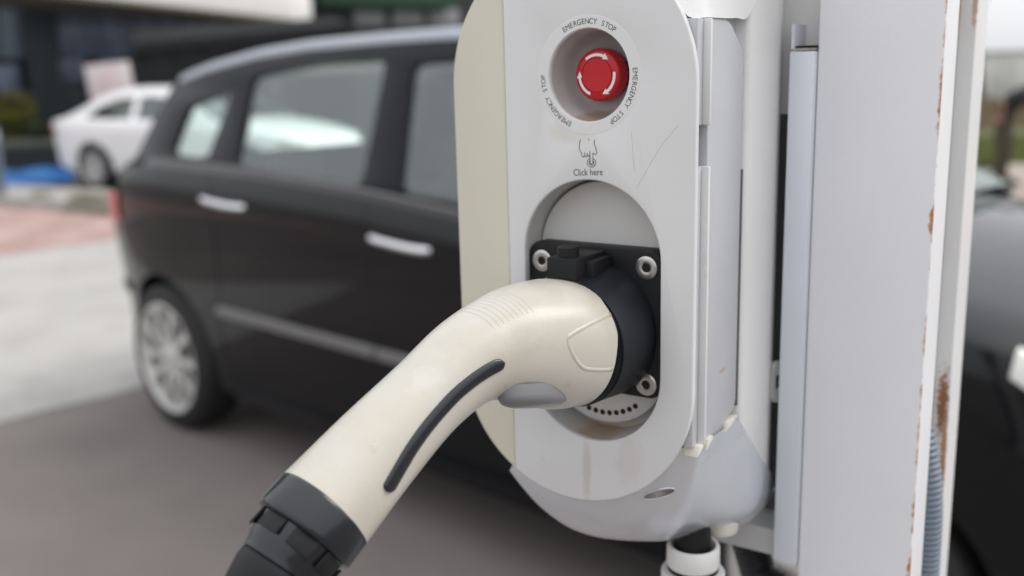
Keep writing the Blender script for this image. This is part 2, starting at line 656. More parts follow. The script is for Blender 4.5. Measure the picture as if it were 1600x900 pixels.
# recess walls and floors
def wall_ring(name, loop, w0, w1, m, flare=1.0, cx=0, cz=0, floor=True):
    n = len(loop)
    v = [L(x, z, w0) for x, z in loop] + [L(cx + (x - cx) * flare, cz + (z - cz) * flare, w1) for x, z in loop]
    f = [(i, (i + 1) % n, n + (i + 1) % n, n + i) for i in range(n)]
    if floor:
        f.append(tuple(range(n, 2 * n)))
    return obj(name, v, f, m, station, angle=40)


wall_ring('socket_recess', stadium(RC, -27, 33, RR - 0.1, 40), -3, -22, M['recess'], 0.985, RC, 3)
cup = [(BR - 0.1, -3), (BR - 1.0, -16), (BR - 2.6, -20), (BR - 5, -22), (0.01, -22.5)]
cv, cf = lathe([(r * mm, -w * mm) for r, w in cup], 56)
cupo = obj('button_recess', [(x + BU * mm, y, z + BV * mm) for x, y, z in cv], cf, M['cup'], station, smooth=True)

# round backing disc of the socket with a row of vent holes
dv, df = lathe([(0.01 * mm, 13 * mm), (37.6 * mm, 13 * mm), (38.6 * mm, 13.8 * mm), (38.6 * mm, 21.5 * mm)], 72)
sock = obj('socket_disc', [(x + RC * mm, y, z - 22 * mm) for x, y, z in dv], df, M['disc'], station, angle=40)
dv, df = lathe([(0.01 * mm, 15 * mm), (38.4 * mm, 15 * mm), (39 * mm, 16 * mm), (39 * mm, 21.5 * mm)], 72)
obj('upper_disc', [(x + RC * mm, y, z + 32 * mm) for x, y, z in dv], df, M['recess'], station, angle=40)
hv, hf = lathe([(1.5 * mm, 12.8 * mm), (1.35 * mm, 12.75 * mm), (1.3 * mm, 12.85 * mm), (0.001 * mm, 12.85 * mm)], 16)
for k in range(11):
    a = R(-90 + (k - 5) * 7.4)
    px, pz = RC * mm + 33 * mm * math.cos(a), -22 * mm + 33 * mm * math.sin(a)
    h = obj('vent_hole', hv, hf, M['hole'], sock) if k == 0 else link(bpy.data.objects.new('vent_hole', hole_mesh), sock)
    hole_mesh = h.data
    h.location = (px, 0, pz)

# thin sticker ring round the button and the writing
rv, rf = lathe([(23.1 * mm, 0.02 * mm), (23.2 * mm, -0.07 * mm), (29.0 * mm, -0.07 * mm), (29.3 * mm, 0.02 * mm)], 72)
ringo = obj('label_ring', [(x + BU * mm, y, z + BV * mm) for x, y, z in rv], rf, M['rim'], station)


def arc_text(body, mid_deg, radius, size, spacing):
    V, F = [], []
    n = len(body)
    for i, ch in enumerate(body):
        if ch == ' ':
            continue
        v, f = text_mesh(ch, size)
        a = R(mid_deg) + (i - (n - 1) / 2) * spacing      # clockwise from the top
        ca, sa = math.cos(a), math.sin(a)
        o = len(V)
        for (x, y, z) in v:
            X, Z = x * 0.92, y + radius
            V.append((BU * mm + X * ca + Z * sa, -0.16 * mm, BV * mm - X * sa + Z * ca))
        F += [tuple(k + o for k in q) for q in f]
    return V, F


for md, dark in ((2, 1), (117, 1), (237, 1)):
    v, f = arc_text('EMERGENCY STOP', md, 24.9 * mm, 3.8 * mm, R(5.0))
    obj('lettering', v, f, M['ink'], ringo)

v, f = text_mesh('Click here', 4.9 * mm)
ct, sn = math.cos(R(3)), math.sin(R(3))
obj('lettering', [(x * 0.84 * ct - y * sn - 3.4 * mm, -0.12 * mm, x * 0.84 * sn + y * ct + 75.3 * mm) for x, y, z in v], f, M['ink'], front_panel)
# pointing hand pictogram: outline strokes
strokes = [
    [(-8.2, 94.5), (-8.9, 91.5), (-9.0, 88.5), (-7.6, 86.2), (-7.3, 84.2), (-6.3, 83.9), (-5.6, 85.2)],
    [(-5.7, 86.8), (-5.3, 84.2), (-4.4, 83.9), (-3.8, 85.6)], [(-3.9, 86.4), (-3.5, 84.4), (-2.7, 84.3), (-2.1, 86.0)],
    [(-2.2, 87.6), (-2.1, 80.4), (-1.2, 79.6), (-0.3, 80.4), (-0.2, 86.4)], [(-0.2, 86.4), (1.5, 85.6), (2.3, 86.2), (1.6, 89.6), (0.6, 92.0), (1.0, 94.6)],
    [(-3.0, 95.0), (-2.6, 94.0)],
    [(-1.2 + 2.7 * math.cos(R(a)), 80.6 + 2.7 * math.sin(R(a))) for a in range(110, 431, 20)],
    [(-1.2 + 1.5 * math.cos(R(a)), 80.6 + 1.5 * math.sin(R(a))) for a in range(120, 421, 25)],
]
obj('pictogram', *merge(*[tube([L(-3.2 + (a + 3.2) * 0.9, 79.6 + (b - 77.9) * 0.83, 0.05) for a, b in s], 0.18 * mm, 6) for s in strokes]), M['ink'], front_panel)

for sc_ in ([(24, 70), (30, 80), (38, 92), (46, 101)], [(21, 98), (22, 86), (23, 78)]):
    obj('scratch', *tube([L(a, b, -0.06) for a, b in catmull(sc_, 20)], 0.13 * mm, 5), M['scratch'], front_panel)

# emergency stop button
bx, bz = BU * mm, BV * mm
btn_prof = [(0.01, 9.1), (8.2, 9.05), (8.4, 9.5), (8.7, 9.5), (8.9, 9.0), (11.6, 9.3), (12.7, 10.2), (13.0, 11.6), (13.0, 18.0), (12.4, 18.6), (9.8, 18.8)]
v, f = [], []
n = 96
for (r, h) in btn_prof:
    for i in range(n):
        a = 2 * math.pi * i / n
        rr = r + (0.28 if (i // 2) % 2 == 0 and 11.5 < h < 18.1 else 0)
        v.append((bx + rr * mm * math.cos(a), h * mm, bz + rr * mm * math.sin(a)))
for j in range(len(btn_prof) - 1):
    for i in range(n):
        f.append((j * n + i, j * n + (i + 1) % n, (j + 1) * n + (i + 1) % n, (j + 1) * n + i))
button = obj('emergency_button', v, f, M['red'], station, angle=40)
tag(button, 'red mushroom stop button with three white arrows')
v, f = lathe([(10.4 * mm, 18.4 * mm), (10.4 * mm, 21 * mm), (12 * mm, 21.2 * mm), (12 * mm, 22.6 * mm)], 40)
obj('button_collar', [(x + bx, y, z + bz) for x, y, z in v], f, M['black'], station, angle=40)
for base_a in (128, 8, 248):                        # three arrows turning clockwise
    pts_o, pts_i = [], []
    sweep = 62
    V, F = [], []
    n = 14
    for i in range(n + 1):
        a = R(base_a - sweep * i / n)
        for r in (9.3, 10.7):
            V.append((bx + r * mm * math.cos(a), 8.98 * mm + (r - 9) * 0.1 * mm, bz + r * mm * math.sin(a)))
    F += [(2 * i, 2 * i + 1, 2 * i + 3, 2 * i + 2) for i in range(n)]
    a1, a2 = R(base_a - sweep + 1), R(base_a - sweep - 17)
    o = len(V)
    for r, a in ((8.4, a1), (11.7, a1), (10.0, a2)):
        V.append((bx + r * mm * math.cos(a), 9.0 * mm + (r - 9) * 0.1 * mm, bz + r * mm * math.sin(a)))
    F.append((o, o + 1, o + 2))
    V2 = [(x, y - 0.14 * mm, z) for x, y, z in V]
    obj('arrow', V2, F, M['white'], button)

# black flange of the socket with four screws
flange = sheet('socket_flange', mmpts(roundrect(-43, 36.6, -39.5, 38.6, 8)), [], 9 * mm, M['black'], station, bevel=0.8 * mm, front=4 * mm)
sv, sf = lathe([(0.01, 0.2), (1.9, 0.2)], 6)
scv, scf = lathe([(2.3, 0.9), (2.4, 0.05), (2.9, -0.12), (5.3, -0.12), (5.9, 0.25), (6.0, 1.2)], 32)
hxv, hxf = lathe([(2.25, 0.0), (2.2, 1.6), (0.01, 1.6)], 6)
first = None
for (su, sv_) in ((-34.5, 28), (27.5, 29.5), (27.5, -32), (-34.5, -33)):
    V, F = merge((scv, scf), (hxv, hxf))
    if first is None:
        s = obj('screw', [(x * mm, y * mm, z * mm) for x, y, z in V], F, M['steel'], flange, angle=35)
        first = s.data
        hx = obj('hex_socket', [(x * 0.85 * mm, y * 0 + 0.9 * mm, z * 0.85 * mm) for x, y, z in sv], sf, M['hole'], s)
        hxm = hx.data
    else:
        s = link(bpy.data.objects.new('screw', first), flange)
        hx = link(bpy.data.objects.new('hex_socket', hxm), s)
    s.location = L(su, sv_, -3.4)
    s.rotation_euler = (0, R(random.uniform(0, 60)), 0)

# lower apron: polished shell between the panel's lower edge and the rear rim
top_edge = [(-57, -92, -5), (-38, -98, -4), (-21, -102, -4), (-5, -101.5, -4), (11, -96.5, -4), (26, -88, -4), (40, -74, -4), (48, -63, -5), (54.5, -62.5, -14), (55.5, -62.5, -30), (56, -63, -46), (56.5, -64, -60), (58.8, -80, -74), (59.2, -97, -92), (58, -113, -112), (55.5, -121, -123)]
rim_px = [(796, 735, -6), (812, 756, -14), (835, 780, -26), (872, 806, -40), (910, 821, -50), (955, 832, -58), (1000, 838, -66), (1045, 840, -74), (1085, 838, -82), (1125, 833, -92), (1160, 820, -104), (1182, 804, -114), (1204, 780, -124)]


def on_plane(px, py, w):
    """where the line of sight meets the plane w millimetres out of the face, in u, v"""
    d = sight(px, py)
    q = O + st_n * (w * mm)
    t = (q - CAM).dot(st_n) / d.dot(st_n)
    p = ST_INV @ (CAM + d * t)
    return (p.x / mm, p.z / mm, w)


rim_edge = [on_plane(*p) for p in rim_px]
T = catmull(top_edge, 60)
B = catmull(rim_edge, 60)


def apron(name, flip, m):
    V, F = [], []
    rows = 12
    for i in range(61):
        t, b = Vector(T[i]), Vector(B[i])
        d = b - t
        out = Vector((0.25 + 0.5 * (i / 60 - 0.4), -0.6, 0.55)).normalized()     # bulge outwards
        bulge = 0.16 * d.length
        for j in range(rows + 1):
            s = j / rows
            p = t + d * s + out * bulge * math.sin(math.pi * s) * (0.8 + 0.4 * s)
            if flip:
                p.y = 88 - p.y
            V.append(L(*p))
        # tuck the rim under
        p = b + Vector((0, 6, -14))
        if flip:
            p.y = 88 - p.y
        V.append(L(*p))
    k = rows + 2
    for i in range(60):
        for j in range(k - 1):
            F.append((i * k + j, i * k + j + 1, (i + 1) * k + j + 1, (i + 1) * k + j))
    return obj(name, V, F, m, station, smooth=True)


skirt = apron('lower_apron', False, M['skirt'])
apron('upper_cap', True, M['housing'])
# drain slot in the apron
bv_skirt = BVHTree.FromPolygons([ST @ v.co for v in skirt.data.vertices], [tuple(p.vertices) for p in skirt.data.polygons])


def on_surface(bvh, px, py):
    loc, nor, idx, dist = bvh.ray_cast(CAM, sight(px, py).normalized())
    if loc is None:
        return None, None
    if nor.dot(sight(px, py)) > 0:
        nor = -nor
    return loc, nor


def decal_loop(bvh, centre, rx, ry, tilt, n=28):
    out = []
    for i in range(n):
        a = 2 * math.pi * i / n
        x, y = rx * math.cos(a), ry * math.sin(a)
        c, s = math.cos(R(tilt)), math.sin(R(tilt))
        p, q = on_surface(bvh, centre[0] + x * c - y * s, centre[1] + x * s + y * c)
        if p is not None:
            out.append((p, q))
    return out


lp = decal_loop(bv_skirt, (1030, 771), 27, 7.5, -14)
if lp:
    c0 = sum((p for p, q in lp), Vector()) / len(lp)
    nn = sum((q for p, q in lp), Vector()).normalized()
    lq = decal_loop(bv_skirt, (1030, 771), 24, 5.6, -14)
    pc, qc = on_surface(bv_skirt, 1030, 771)
    k = len(lp)
    V = [ST_INV @ (p + q * 0.0002) for p, q in lp] + [ST_INV @ ((p1 + p2) / 2 + q2 * 0.0009) for (p1, q1), (p2, q2) in zip(lp, lq)] + [ST_INV @ (p + q * 0.0003) for p, q in lq]
    F = [(i, (i + 1) % k, k + (i + 1) % k, k + i) for i in range(k)] + [(k + i, k + (i + 1) % k, 2 * k + (i + 1) % k, 2 * k + i) for i in range(k)]
    obj('slot_rim', V, F, M['skirt'], skirt, smooth=True)
    V = [ST_INV @ (p + q * 0.0004) for p, q in lq] + [ST_INV @ (pc + qc * 0.0004)]
    obj('slot_hole', V, [(i, (i + 1) % k, k) for i in range(k)], mat('slot_mottle', (0.05, 0.04, 0.03), 0.6, var=0.8, vscale=70, base2=(0.42, 0.39, 0.35)), skirt)  # inside of the slot: dark brown mottled with pale beige

# core behind the panel and the right-hand side strips
boxobj('core', -70 * mm, 49 * mm, 25 * mm, 118 * mm, -70 * mm, 158 * mm, M['panel'], station)


def side_strip(name, poly_wv, u0, u1, m, bevel=0.8):
    """prism whose outline lies in the depth-height plane"""
    bm = bmesh.new()
    a = [bm.verts.new(L(u1, v, w)) for w, v in poly_wv]
    b = [bm.verts.new(L(u0, v, w)) for w, v in poly_wv]
    bm.faces.new(a)
    bm.faces.new(b[::-1])
    n = len(a)
    for i in range(n):
        bm.faces.new((a[i], a[(i + 1) % n], b[(i + 1) % n], b[i]))
    bmesh.ops.recalc_face_normals(bm, faces=bm.faces)
    bmesh.ops.bevel(bm, geom=bm.edges[:], offset=bevel * mm, segments=2, profile=0.5, affect='EDGES')
    me = bpy.data.meshes.new(name)
    bm.to_mesh(me)
    bm.free()
    return finish(name, me, m, station, angle=35)


for va, vb_ in ((150, 100.5), (80.5, -62)):
    side_strip('side_rail', [(-4.2, va), (-11.2, va), (-11.2, vb_), (-4.2, vb_)], 46, 53.4, M['panel'], 0.4)
    side_strip('side_fin', [(-11.3, va), (-13.8, va), (-13.8, vb_), (-11.3, vb_)], 46, 57.0, M['face'], 0.5)
side_strip('side_panel', [(-15, 150.5), (-36, 150.5), (-43, 148), (-58.5, 136), (-60.5, 132), (-60.5, -52), (-58.5, -56), (-40, -64), (-15, -64)], 46, 54.6, M['panel'])
for (w0, w1, vt, vb_) in ((-5, -13, -61.5, -67), (-15.5, -25, -61.2, -67), (-42, -59, -60.5, -65.5)):   # pale cut edges of the lower end cap
    tri = [(w0, vb_), (w1, (vt + vb_) / 2 + 1), (w1 + 0.5, vt), (w0 - 2.5, vt)]
    side_strip('cap_edge', tri, 48, 56.3, M['cutface'], 0.3)

# rear housing: rounded shell
ws = [-62, -63, -66, -71, -78, -86, -95, -105, -114, -121, -126, -129, -130]
us = [54, 56.2, 57.2, 57.7, 58.0, 58.0, 57.8, 57.2, 56, 54, 51.5, 49, 46]
vb = [-68, -71, -76, -83, -92, -101, -109, -116.5, -122, -126, -128.5, -129.5, -130]
V, F = [], []
nv = 40
for w, u, b in zip(ws, us, vb):
    t = 88 - b
    ring = []
    for j in range(nv + 1):
        ring.append((u, b + (t - b) * j / nv, w))
    ring += [(-90, t, w), (-90, b, w)]
    V += [L(*p) for p in ring]
k = nv + 3
for i in range(len(ws) - 1):
    for j in range(k):
        F.append((i * k + j, i * k + (j + 1) % k, (i + 1) * k + (j + 1) % k, (i + 1) * k + j))
F += [tuple(range(k)), tuple((len(ws) - 1) * k + j for j in range(k))]
housing = obj('rear_housing', V, F, M['housing'], station, angle=50)
side_strip('side_groove', [(-60.6, 74.5), (-62.3, 74.5), (-62.3, -56), (-60.6, -56)], 50, 55.0, M['groove'], 0.2)
# latch eyelet on the housing
ev = roundrect(-5, 5, -13, 13, 4.8)
eye = sheet('latch_eyelet', mmpts(ev), [mmpts(roundrect(-1.6, 1.6, -4.5, 4.5, 1.5))], 2.5 * mm, M['housing'], station, bevel=0.5 * mm)
eye.location = L(58.5, -58, -119)
eye.rotation_euler = (0, 0, R(62))
boxobj('latch_bolt', -2 * mm, 2 * mm, 1 * mm, 4 * mm, -5 * mm, 5 * mm, M['disc_dark'], eye)

# drops of rain left on the panel
dpv, dpf = [], []
for j in range(7):
    a = math.pi / 2 * j / 6
    for i in range(14):
        b = 2 * math.pi * i / 14
        dpv.append((math.cos(a) * math.cos(b), math.sin(a) * 0.26, math.cos(a) * math.sin(b)))
for j in range(6):
    for i in range(14):
        dpf.append((j * 14 + i, j * 14 + (i + 1) % 14, (j + 1) * 14 + (i + 1) % 14, (j + 1) * 14 + i))
drop_mesh = None


def drop(parent, loc, nor, size, stretch=1.0, inv=None):
    global drop_mesh
    if drop_mesh is None:
        o = obj('water_drop', dpv, dpf, M['water'], parent, smooth=True)
        drop_mesh = o.data
    else:
        o = link(bpy.data.objects.new('water_drop', drop_mesh), parent)
    q = nor.to_track_quat('Y', 'Z')
    mw = Matrix.Translation(loc) @ q.to_matrix().to_4x4() @ Matrix.Diagonal((size, size, size * stretch, 1))
    o.matrix_local = inv @ mw
    return o


for (u, v, s, st_) in ((-34, -84, 1.3, 1.9),):
    drop(front_panel, ST @ L(u, v, 0), st_n, s * mm, st_, ST_INV)

# ================================================================== CHARGING PLUG
plug = empty('charging_plug', ST @ Matrix.Translation(L(-3, -6, 0)), 'cream charging plug with curved handle pushed into the black socket', 'plug')
PL_INV = plug.matrix_world.inverted()


def pl(u, v, w):
    return PL_INV @ (ST @ L(u, v, w))


path_pts = [(-2.4, -6.5, 27, 31.5, 31.5), (-4.6, -2.4, 45, 31.3, 31.6), (-8.5, 1.7, 66, 26.7, 26.9), (-14, 0.3, 92, 20.8, 20.6), (-18.6, -10.0, 117.5, 18.4, 18.1), (-24.2, -26.4, 146.5, 19.5, 19.5), (-29.6, -43.9, 173.5, 21.3, 21.3)]
CENT = catmull(path_pts, 72)


def frame(i, C_):
    a, b = Vector(C_[max(0, i - 1)][:3]), Vector(C_[min(len(C_) - 1, i + 1)][:3])
    d = (b - a).normalized()
    side = d.cross(Vector((0, 1, 0))).normalized()   # (u, v, w) space: v is up
    upn = side.cross(d).normalized()
    return d, side, upn


def sweep(C_, n=56, power=2.25, scale=1.0):
    V, F = [], []
    for i, c in enumerate(C_):
        d, s, q = frame(i, C_)
        for k in range(n):
            a = 2 * math.pi * k / n
            ca, sa = math.cos(a), math.sin(a)
            e = 2 / power
            x = math.copysign(abs(ca) ** e, ca) * c[3] * scale
            y = math.copysign(abs(sa) ** e, sa) * c[4] * scale
            V.append(Vector(c[:3]) + s * x + q * y)
    for i in range(len(C_) - 1):
        for k in range(n):
            F.append((i * n + k, i * n + (k + 1) % n, (i + 1) * n + (k + 1) % n, (i + 1) * n + k))
    F.append(tuple(range(n)))
    F.append(tuple((len(C_) - 1) * n + k for k in range(n)))
    return V, F


V, F = sweep(CENT)
handle = obj('handle_shell', [pl(*p) for p in V], F, M['cream'], plug, angle=50)
bv_h = BVHTree.FromPolygons([ST @ L(*p) for p in V], F)

# black neck between socket and shell
ax0, ax1 = Vector((-3, -6, 0)), Vector((-2.4, -6.5, 27))
neck = []
for w, r in ((-3.8, 36.4), (0, 36.2), (6, 35.4), (14, 34.3), (22, 33.4), (27.2, 32.9)):
    t = w / 27
    c = ax0 + (ax1 - ax0) * t
    neck.append((c.x, c.y, w, r, r))
V, F = sweep(neck[:6], 64, 2.1)
obj('neck', [pl(*p) for p in V], F, M['blackblue'], plug, angle=60)
V, F = sweep([(-2.4, -6.5, 26.4, 31.7, 31.7), (-2.4, -6.5, 28.4, 31.8, 31.8)], 64, 2.25)
obj('seal_ring', [pl(*p) for p in V], F, M['gloss'], plug, angle=60)


# latch housing on top of the neck
def hexa(name, pts8, m, parent, bevel):
    bm = bmesh.new()
    vv = [bm.verts.new(p) for p in pts8]
    for q in ((0, 1, 2, 3), (7, 6, 5, 4), (0, 4, 5, 1), (1, 5, 6, 2), (2, 6, 7, 3), (3, 7, 4, 0)):
        bm.faces.new([vv[i] for i in q])
    bmesh.ops.recalc_face_normals(bm, faces=bm.faces)
    bmesh.ops.bevel(bm, geom=bm.edges[:], offset=bevel, segments=2, profile=0.5, affect='EDGES')
    me = bpy.data.meshes.new(name)
    bm.to_mesh(me)
    bm.free()
    return finish(name, me, m, parent, angle=35)


def block(name, u0, u1, v0, v1, w0, w1, m, bevel=0.6, parent=None):
    return hexa(name, [pl(u0, v0, w0), pl(u1, v0, w0), pl(u1, v1, w0), pl(u0, v1, w0), pl(u0, v0, w1), pl(u1, v0, w1), pl(u1, v1, w1), pl(u0, v1, w1)], m, parent or plug, bevel * mm)


latch = block('latch_housing', -12.5, 4.5, 14, 37, -3, 27, M['black'], 0.9)
block('latch_step', -10, 8.5, 20, 34.5, -3, 17, M['black'], 0.7, plug)
kv_, kf_ = lathe([(0.01 * mm, 5.6 * mm), (4.6 * mm, 5.5 * mm), (5.4 * mm, 4.8 * mm), (5.5 * mm, 0)], 32, 'Z')
kb = obj('latch_button', kv_, kf_, M['black'], latch, angle=40)
kb.location = pl(-4.5, 36.7, 19)
V, F = sweep([(-4, 18, 30, 15, 12), (-4, 20, 22, 17, 13)], 24, 5)

# dark inlay along the handle
inlay_px = catmull([(787, 566), (765, 577), (742, 592), (715, 614), (690, 640), (665, 670), (643, 701), (625, 731), (610, 757), (604, 768)], 40)
q_ = inlay_px
inlay_px = [q_[0]] + [(q_[0][0] + (q_[1][0] - q_[0][0]) * t, q_[0][1] + (q_[1][1] - q_[0][1]) * t) for t in (0.2, 0.5)] + q_[1:-1] + [(q_[-2][0] + (q_[-1][0] - q_[-2][0]) * t, q_[-2][1] + (q_[-1][1] - q_[-2][1]) * t) for t in (0.5, 0.8)] + [q_[-1]]
NI = len(inlay_px) - 1
cum = [0.0]
for a_, c_ in zip(inlay_px, inlay_px[1:]):
    cum.append(cum[-1] + math.hypot(c_[0] - a_[0], c_[1] - a_[1]))
rows = []
for i, (x, y) in enumerate(inlay_px):
    x2, y2 = inlay_px[min(i + 1, NI)]
    x1, y1 = inlay_px[max(i - 1, 0)]
    dx, dy = x2 - x1, y2 - y1
    ln = math.hypot(dx, dy)
    nx, ny = -dy / ln, dx / ln
    e = min(cum[i], cum[-1] - cum[i]) / 10.3
    hw = 10.3 * max(0.12, math.sqrt(max(0.0, 1 - (1 - min(e, 1)) ** 2)))
    row = []
    for s, lift in ((-1.0, -0.3), (-0.93, 0.5), (-0.55, 0.95), (0, 1.1), (0.55, 0.95), (0.93, 0.5), (1.0, -0.3)):
        p, q = on_surface(bv_h, x + nx * hw * s, y + ny * hw * s)
        row.append(PL_INV @ (p + q * lift * mm))
    rows.append(row)
V = [p for r in rows for p in r]
F = [(i * 7 + j, i * 7 + j + 1, (i + 1) * 7 + j + 1, (i + 1) * 7 + j) for i in range(NI) for j in range(6)]
F += [tuple(range(7)), tuple(NI * 7 + j for j in range(7))]
inlay = obj('grip_inlay', V, F, M['gloss'], handle, smooth=True)

# fine grip ribs on the top of the handle
def polar(i, deg, out=0.0):
    c = CENT[i]
    d, s, q = frame(i, CENT)
    e = 2 / 2.25
    ca, sa = math.cos(R(deg)), math.sin(R(deg))
    x = math.copysign(abs(ca) ** e, ca) * (c[3] + out)
    y = math.copysign(abs(sa) ** e, sa) * (c[4] + out)
    p = Vector(c[:3]) + s * x + q * y
    return pl(*p)


for k in range(9):
    i = 26 + k * 1
    pts = [polar(i, a, -0.68 - 0.7 * max(0.0, abs(a - 100) / 42 - 0.75) * 4) for a in range(58, 143, 4)]
    obj('grip_rib', *tube(pts, [0.72 * mm] + [0.9 * mm] * (len(pts) - 2) + [0.72 * mm], 12), M['cream'], handle, smooth=True)

# raised panel on the side of the shell next to the neck: a shallow ridge line
ridge = [(958, 489), (940, 497), (915, 510), (893, 523), (888, 530), (893, 548), (903, 566), (915, 576), (940, 578), (962, 577)]
pts = []
for (x, y) in catmull(ridge, 40):
    p, q = on_surface(bv_h, x, y)
    if p is not None:
        pts.append(PL_INV @ (p - q * 1.25 * mm))
obj('shell_ridge', *tube(pts, 1.62 * mm, 18), M['cream'], handle, smooth=True)

# grey release pad under the shell
pp_, pn_ = on_surface(bv_h, 836, 622)
lp_ = ST_INV @ pp_
PAD_C = Vector((lp_.x / mm, lp_.z / mm - 0.8, -lp_.y / mm))
ln_ = ST_INV.to_3x3() @ (pn_ + Vector((0, 0, -0.55))).normalized()
pq = -Vector((ln_.x, ln_.z, -ln_.y))
pd = frame(14, CENT)[0]
ps = pd.cross(pq).normalized()
pd = pq.cross(ps).normalized()
V, F = [], []
prof = [(1.02, 6.0), (1.0, 1.0), (0.95, -0.8), (0.86, -2.0), (0.70, -2.9), (0.4, -3.4), (0.01, -3.5)]
for (sc_, h) in prof:
    for i in range(44):
        a = 2 * math.pi * i / 44
        V.append(PAD_C + pd * (22.5 * sc_ * math.cos(a)) + ps * (10.5 * sc_ * math.sin(a)) + pq * h)
for j in range(len(prof) - 1):
    for i in range(44):
        F.append((j * 44 + i, j * 44 + (i + 1) % 44, (j + 1) * 44 + (i + 1) % 44, (j + 1) * 44 + i))
obj('release_pad', [pl(*p) for p in V], F, M['pad'], plug, smooth=True)

# black clamp ring, gland teeth and cable boot at the end of the handle
e0, e1_ = Vector(CENT[-2][:3]), Vector(CENT[-1][:3])
ed = (e1_ - e0).normalized()
bend = [e1_ + ed * s + Vector((0, -0.0016 * s * s, 0)) for s in range(-1, 200, 1)]


def ring_sweep(spec, power=2.1, n=56):
    C_ = []
    for s, r in spec:
        p = e1_ + ed * s + Vector((-0.0004 * s * s, -0.0045 * s * s, 0)) if s > 0 else e1_ + ed * s
        C_.append((p.x, p.y, p.z, r, r))
    return sweep(C_, n, power)


V, F = ring_sweep([(-0.6, 20.9), (0.2, 21.6), (1.0, 21.8), (11.6, 22.2), (12.8, 21.8), (13.4, 20.8)])
clamp = obj('clamp_ring', [pl(*p) for p in V], F, M['gloss'], plug, angle=45)
V, F = ring_sweep([(13.5, 19.4), (15, 19.2), (22, 18.6), (23, 17.8), (26, 17.4), (26.5, 16)])
gland = obj('cable_gland', [pl(*p) for p in V], F, M['gloss'], plug, angle=40)
d, sside, q = frame(len(CENT) - 1, CENT)
for k in range(8):
    a = R(k * 45 + 10)
    rad = sside * math.cos(a) + q * math.sin(a)
    tan = -sside * math.sin(a) + q * math.cos(a)
    c0 = e1_ + ed * 17.5 + rad * 19.6 + Vector((0, -1.4, 0))
    pts8 = []
    for dz_ in (-4.0, 4.4):
        for da, db in ((-1, -1), (1, -1), (1, 1), (-1, 1)):
            p = c0 + ed * dz_ + tan * (5.6 * da) + rad * (0.55 * db)
            pts8.append(pl(*p))
    hexa('gland_tooth', pts8, M['black'], gland, 0.5 * mm)
V, F = ring_sweep([(25, 15.6), (27, 16.8), (30, 17.0), (36, 16.2), (48, 14.4), (62, 12.6), (80, 11.0), (81, 9.5), (120, 9.0), (170, 9.0), (230, 9)])
obj('cable_boot', [pl(*p) for p in V], F, M['black'], plug, smooth=True)

for (x, y, s, st_) in ((583, 700, 1.5, 1.5), (790, 604, 1.3, 1.2), (888, 600, 1.5, 1.6), (690, 540, 0.7, 1.1), (833, 487, 0.5, 1), (540, 735, 0.7, 1), (757, 493, 0.6, 1), (706, 470, 0.6, 1), (470, 742, 0.5, 1), (640, 640, 0.5, 1), (850, 500, 0.45, 1), (530, 790, 0.5, 1)):
    p, q = on_surface(bv_h, x, y)
    if p is not None:
        drop(handle, p, q, s * mm, st_, PL_INV)
for du, dv, s_ in ((-9, 6, 1.2), (12, 5, 1.3), (4, 8, 0.9), (-3, -3, 1.3)):
    p = PAD_C - pq * 2.6 + pd * du * 1.1 + ps * dv * 0.7
    drop(plug, ST @ L(*p), (ST.to_3x3() @ L(*(-pq))).normalized(), s_ * mm, 1.2, PL_INV)

# ================================================================== STEEL POST AND ITS FITTINGS
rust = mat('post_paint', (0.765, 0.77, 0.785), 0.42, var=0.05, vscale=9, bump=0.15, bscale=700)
nt = rust.node_tree
b = nt.nodes['Principled BSDF']
src = b.inputs['Base Color'].links[0].from_socket
tc = nt.nodes.new('ShaderNodeTexCoord')
sep = nt.nodes.new('ShaderNodeSeparateXYZ')
nt.links.new(tc.outputs['Object'], sep.inputs[0])
n1 = nt.nodes.new('ShaderNodeTexNoise')           # where along the edge the paint has broken
n1.inputs['Scale'].default_value = 9
n1.inputs['Detail'].default_value = 8
n1.inputs['Roughness'].default_value = 0.7
mp = nt.nodes.new('ShaderNodeMapping')
mp.inputs['Scale'].default_value = (0.3, 0.3, 3.2)
mp.inputs['Location'].default_value = (0, 0, 0.37)
nt.links.new(tc.outputs['Object'], mp.inputs[0])
nt.links.new(mp.outputs[0], n1.inputs['Vector'])
n2 = nt.nodes.new('ShaderNodeTexNoise')           # ragged edge
n2.inputs['Scale'].default_value = 300
n2.inputs['Detail'].default_value = 6
n2.inputs['Roughness'].default_value = 0.7
mp2 = nt.nodes.new('ShaderNodeMapping')
mp2.inputs['Scale'].default_value = (1, 1, 0.3)
nt.links.new(tc.outputs['Object'], mp2.inputs[0])
nt.links.new(mp2.outputs[0], n2.inputs['Vector'])
r1 = nt.nodes.new('ShaderNodeMapRange')
r1.inputs['From Min'].default_value = 0.40
r1.inputs['From Max'].default_value = 0.60
r1.inputs['To Min'].default_value = -0.0015
r1.inputs['To Max'].default_value = 0.0036
nt.links.new(n1.outputs['Fac'], r1.inputs['Value'])
mul = nt.nodes.new('ShaderNodeMath')
mul.operation = 'MULTIPLY'
nt.links.new(r1.outputs[0], mul.inputs[0])
r2 = nt.nodes.new('ShaderNodeMapRange')
r2.inputs['From Min'].default_value = 0.3
r2.inputs['From Max'].default_value = 0.7
nt.links.new(n2.outputs['Fac'], r2.inputs['Value'])
nt.links.new(r2.outputs[0], mul.inputs[1])
edge = nt.nodes.new('ShaderNodeMath')             # distance from the arris (local x = 0.064)
edge.operation = 'SUBTRACT'
edge.inputs[0].default_value = 0.0640
nt.links.new(sep.outputs['X'], edge.inputs[1])
dif = nt.nodes.new('ShaderNodeMath')
dif.operation = 'SUBTRACT'
nt.links.new(mul.outputs[0], dif.inputs[0])
